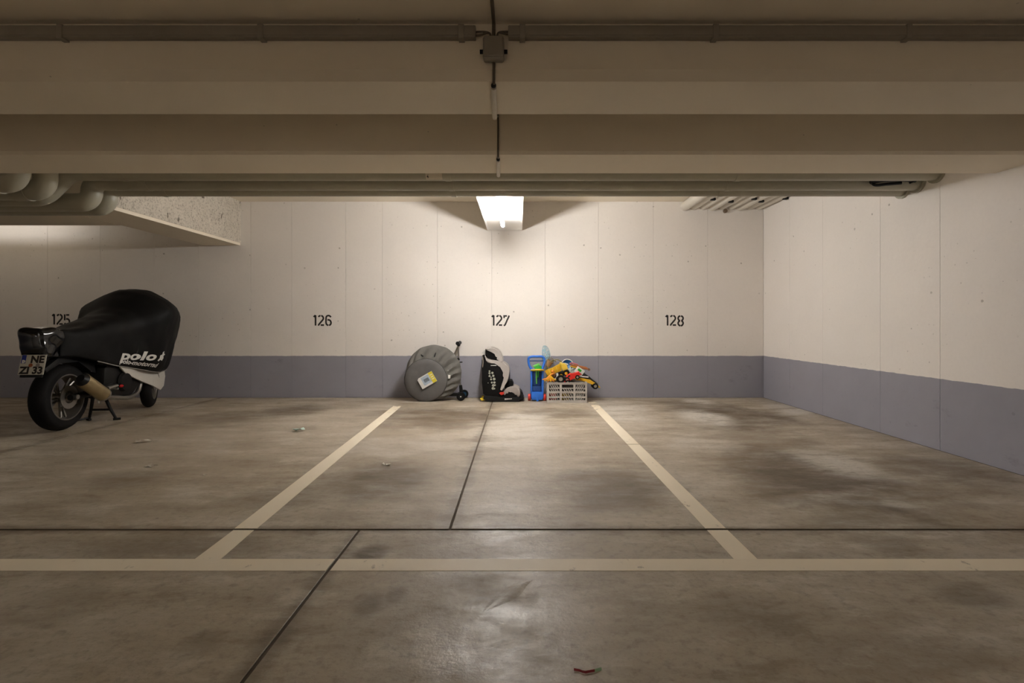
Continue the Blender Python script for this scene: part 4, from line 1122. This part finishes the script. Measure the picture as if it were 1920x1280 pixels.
# strap loop over the pile
t = toy('strap_loop', 'thin olive strap arching over the yellow truck', 680, 450, 6.99, (0, 0, 0), 'strap')
MB().tube(spline([(-.09, 0, -.02), (-.05, 0, .02), (-.005, 0, .04), (.05, 0, .015), (.085, 0, -.05), (.10, .01, -.11)]), .008, 8).build('strap_band', OLV, t)
MB().tube(spline([(-.09, -.01, .005), (-.05, -.01, .035), (-.01, -.01, .012)]), .008, 8).build('strap_tail', OLV, t)
# teddy coloured lump under the net
t = toy('toy_bucket', 'small tan toy bucket under the net', 545, 470, 6.97, (10, 25, 0))
MB().lathe([(.030, -.04), (.042, .03), (.046, .034), (.046, .04), (.040, .04), (.036, .032), (.026, -.034)], Matrix(), 24).build('bucket', simple('toy_tan', (.42, .26, .12), .5), t)
MB().tube([(.042 * math.cos(a), 0, .038 + .045 * math.sin(a)) for a in [math.pi * k / 10 for k in range(11)]], .004, 8).build('bucket_handle', OLV, t)
# filler toys deeper in the crate
for k, (xx, col_, lab) in enumerate(((.44, REDT, 'red toy block seen through the left slots of the crate'), (.60, YT2, 'yellow toy block seen through the middle slots of the crate'), (.74, WHT, 'white toy block seen through the right slots of the crate'))):
    o = MB().box((0, 0, 0), (.12, .12, .10), Matrix.Rotation(.15 * k - .1, 3, 'Z'), .012).build('toy_block', col_, None)
    o.location = (xx, 6.89, .013 + .051); tag(o, lab, 'toy', 'toys piled in the crate')
o = MB().box((0, 0, 0), (.44, .27, .08), None, .02).build('toy_board', simple('toy_dark', (.06, .05, .045), .6), None)
o.location = (.616, 6.875, .175); tag(o, 'dark toy board lying under the toy pile in the crate', 'toy', 'toys piled in the crate')

# ------------------------------------------------------------------ toy net standing in the crate
net = thing('toy_net', 'pale blue toy fishing net standing up at the left of the crate', 'toy', (P(1025, 700, 7.04).x, 7.04, 0))
NB = Vector((P(1025, 700, 7.04).x, 7.04, 0))
def npt(cx, cy, dy=0.0): return P(970 + cx / 9.14, 630 + cy / 9.14, 7.04 + dy) - NB
hoop = spline([npt(520, 440), npt(440, 400, -.01), npt(425, 290, -.015), npt(440, 180, -.01), npt(475, 165), npt(520, 195, .01), npt(555, 280, .015), npt(560, 360, .01), npt(520, 440)], 5)
MB().tube(hoop, .0055, 8).build('hoop', simple('net_hoop', (.36, .44, .47), .4), net)
MB().tube([npt(520, 440), npt(512, 560), npt(506, 760)], .009, 10).build('net_handle', simple('net_handle_green', (.40, .42, .10), .45), net)
NETM = N('blue_netting')
NETM.col((.30, .56, .66)); NETM.rough(.6)
tb = NETM.node('ShaderNodeBsdfTransparent'); mx = NETM.node('ShaderNodeMixShader')
wv = NETM.math('ADD', NETM.ramp(NETM.noise(60, 4), .35, .65, .30, .75), 0.0)
NETM.link(wv, mx.inputs[0]); NETM.link(tb.outputs[0], mx.inputs[1]); NETM.link(NETM.b.outputs[0], mx.inputs[2]); NETM.link(mx.outputs[0], NETM.out.inputs[0])
m = MB(); nh = len(hoop) - 1; prevr = None
tip = npt(425, 420, -.03); allr = []
for j in range(8):
    t_ = j / 7; ring = []
    for k in range(nh):
        h_ = hoop[k]; belly = Vector((0, -.03 * math.sin(math.pi * t_), -.01 * t_))
        q = h_.lerp(tip, t_ ** 1.3 * .96) + belly + Vector((math.sin(k * 1.7) * .004, math.cos(k * 2.1) * .006, 0)) * t_
        ring.append(m.bm.verts.new(q))
    allr.append(ring)
for j in range(7):
    for k in range(nh): m.bm.faces.new((allr[j][k], allr[j][(k + 1) % nh], allr[j + 1][(k + 1) % nh], allr[j + 1][k]))
m.build('netting', NETM.m, net, True, 60)

# ------------------------------------------------------------------ litter on the floor
def litter(name, label, px, py, size, mat, seed):
    random.seed(seed); q = G(px, py); m = MB()
    for k in range(3):
        a = random.random() * 6; r = size * (.5 + random.random() * .6); cx_, cy_ = random.uniform(-1, 1) * size * 1.3, random.uniform(-.6, .6) * size
        v = [Vector((cx_ + math.cos(a + j * 1.256) * r * random.uniform(.6, 1.2), cy_ + math.sin(a + j * 1.256) * r * random.uniform(.5, 1.0), .002 + random.random() * size * .7)) for j in range(5)]
        m._add(v, [(0, 1, 2), (0, 2, 3), (0, 3, 4)])
    o = m.build(name, mat, None, False); o.location = q; tag(o, label, 'litter', 'scraps on the floor')
    md = o.modifiers.new('thickness', 'SOLIDIFY'); md.thickness = .0012
SCR = simple('paper_scrap', (.62, .58, .50), .7); SCG = simple('leaf_scrap', (.50, .64, .57), .7)
litter('paper_scrap', 'pale green crumpled scrap on the floor of bay 126', 553, 808, .045, SCG, 1)
litter('paper_scrap', 'whitish scrap on the floor right of the motorcycle', 270, 829, .030, SCR, 2)
litter('paper_scrap', 'white and grey scrap on the floor in front of the motorcycle', 284, 875, .026, SCR, 3)
litter('paper_scrap', 'tiny white scrap on the floor in the middle of bay 126', 383, 891, .014, SCR, 4)
litter('paper_scrap', 'pale scrap left of the joint in bay 127', 723, 872, .020, SCR, 5)
rb = thing('ribbon_scrap', 'short red ribbon with a pale green end on the foreground floor', 'litter', G(1098, 1258))
def rp(px, py): return G(px, py) - G(1098, 1258)
def ribbon(name, pts, w, mat):
    m = MB(); pts = [rp(*p_) for p_ in pts]
    for i in range(len(pts) - 1):
        a, b = pts[i], pts[i + 1]
        m._add([a + Vector((0, -w, .001)), b + Vector((0, -w, .001)), b + Vector((0, w, .006)), a + Vector((0, w, .006))], [(0, 1, 2, 3)])
    o = m.build(name, mat, rb, False); md = o.modifiers.new('thickness', 'SOLIDIFY'); md.thickness = .001; return o
ribbon('ribbon_band', [(1076, 1257), (1080, 1257.5), (1086, 1258.5), (1092, 1261), (1098, 1262), (1106, 1260.5), (1115, 1259)], .0022, simple('ribbon_red', (.20, .012, .018), .6))
ribbon('ribbon_end', [(1115, 1259), (1120, 1257.5), (1128, 1255.5)], .003, simple('ribbon_green', (.30, .45, .27), .6))
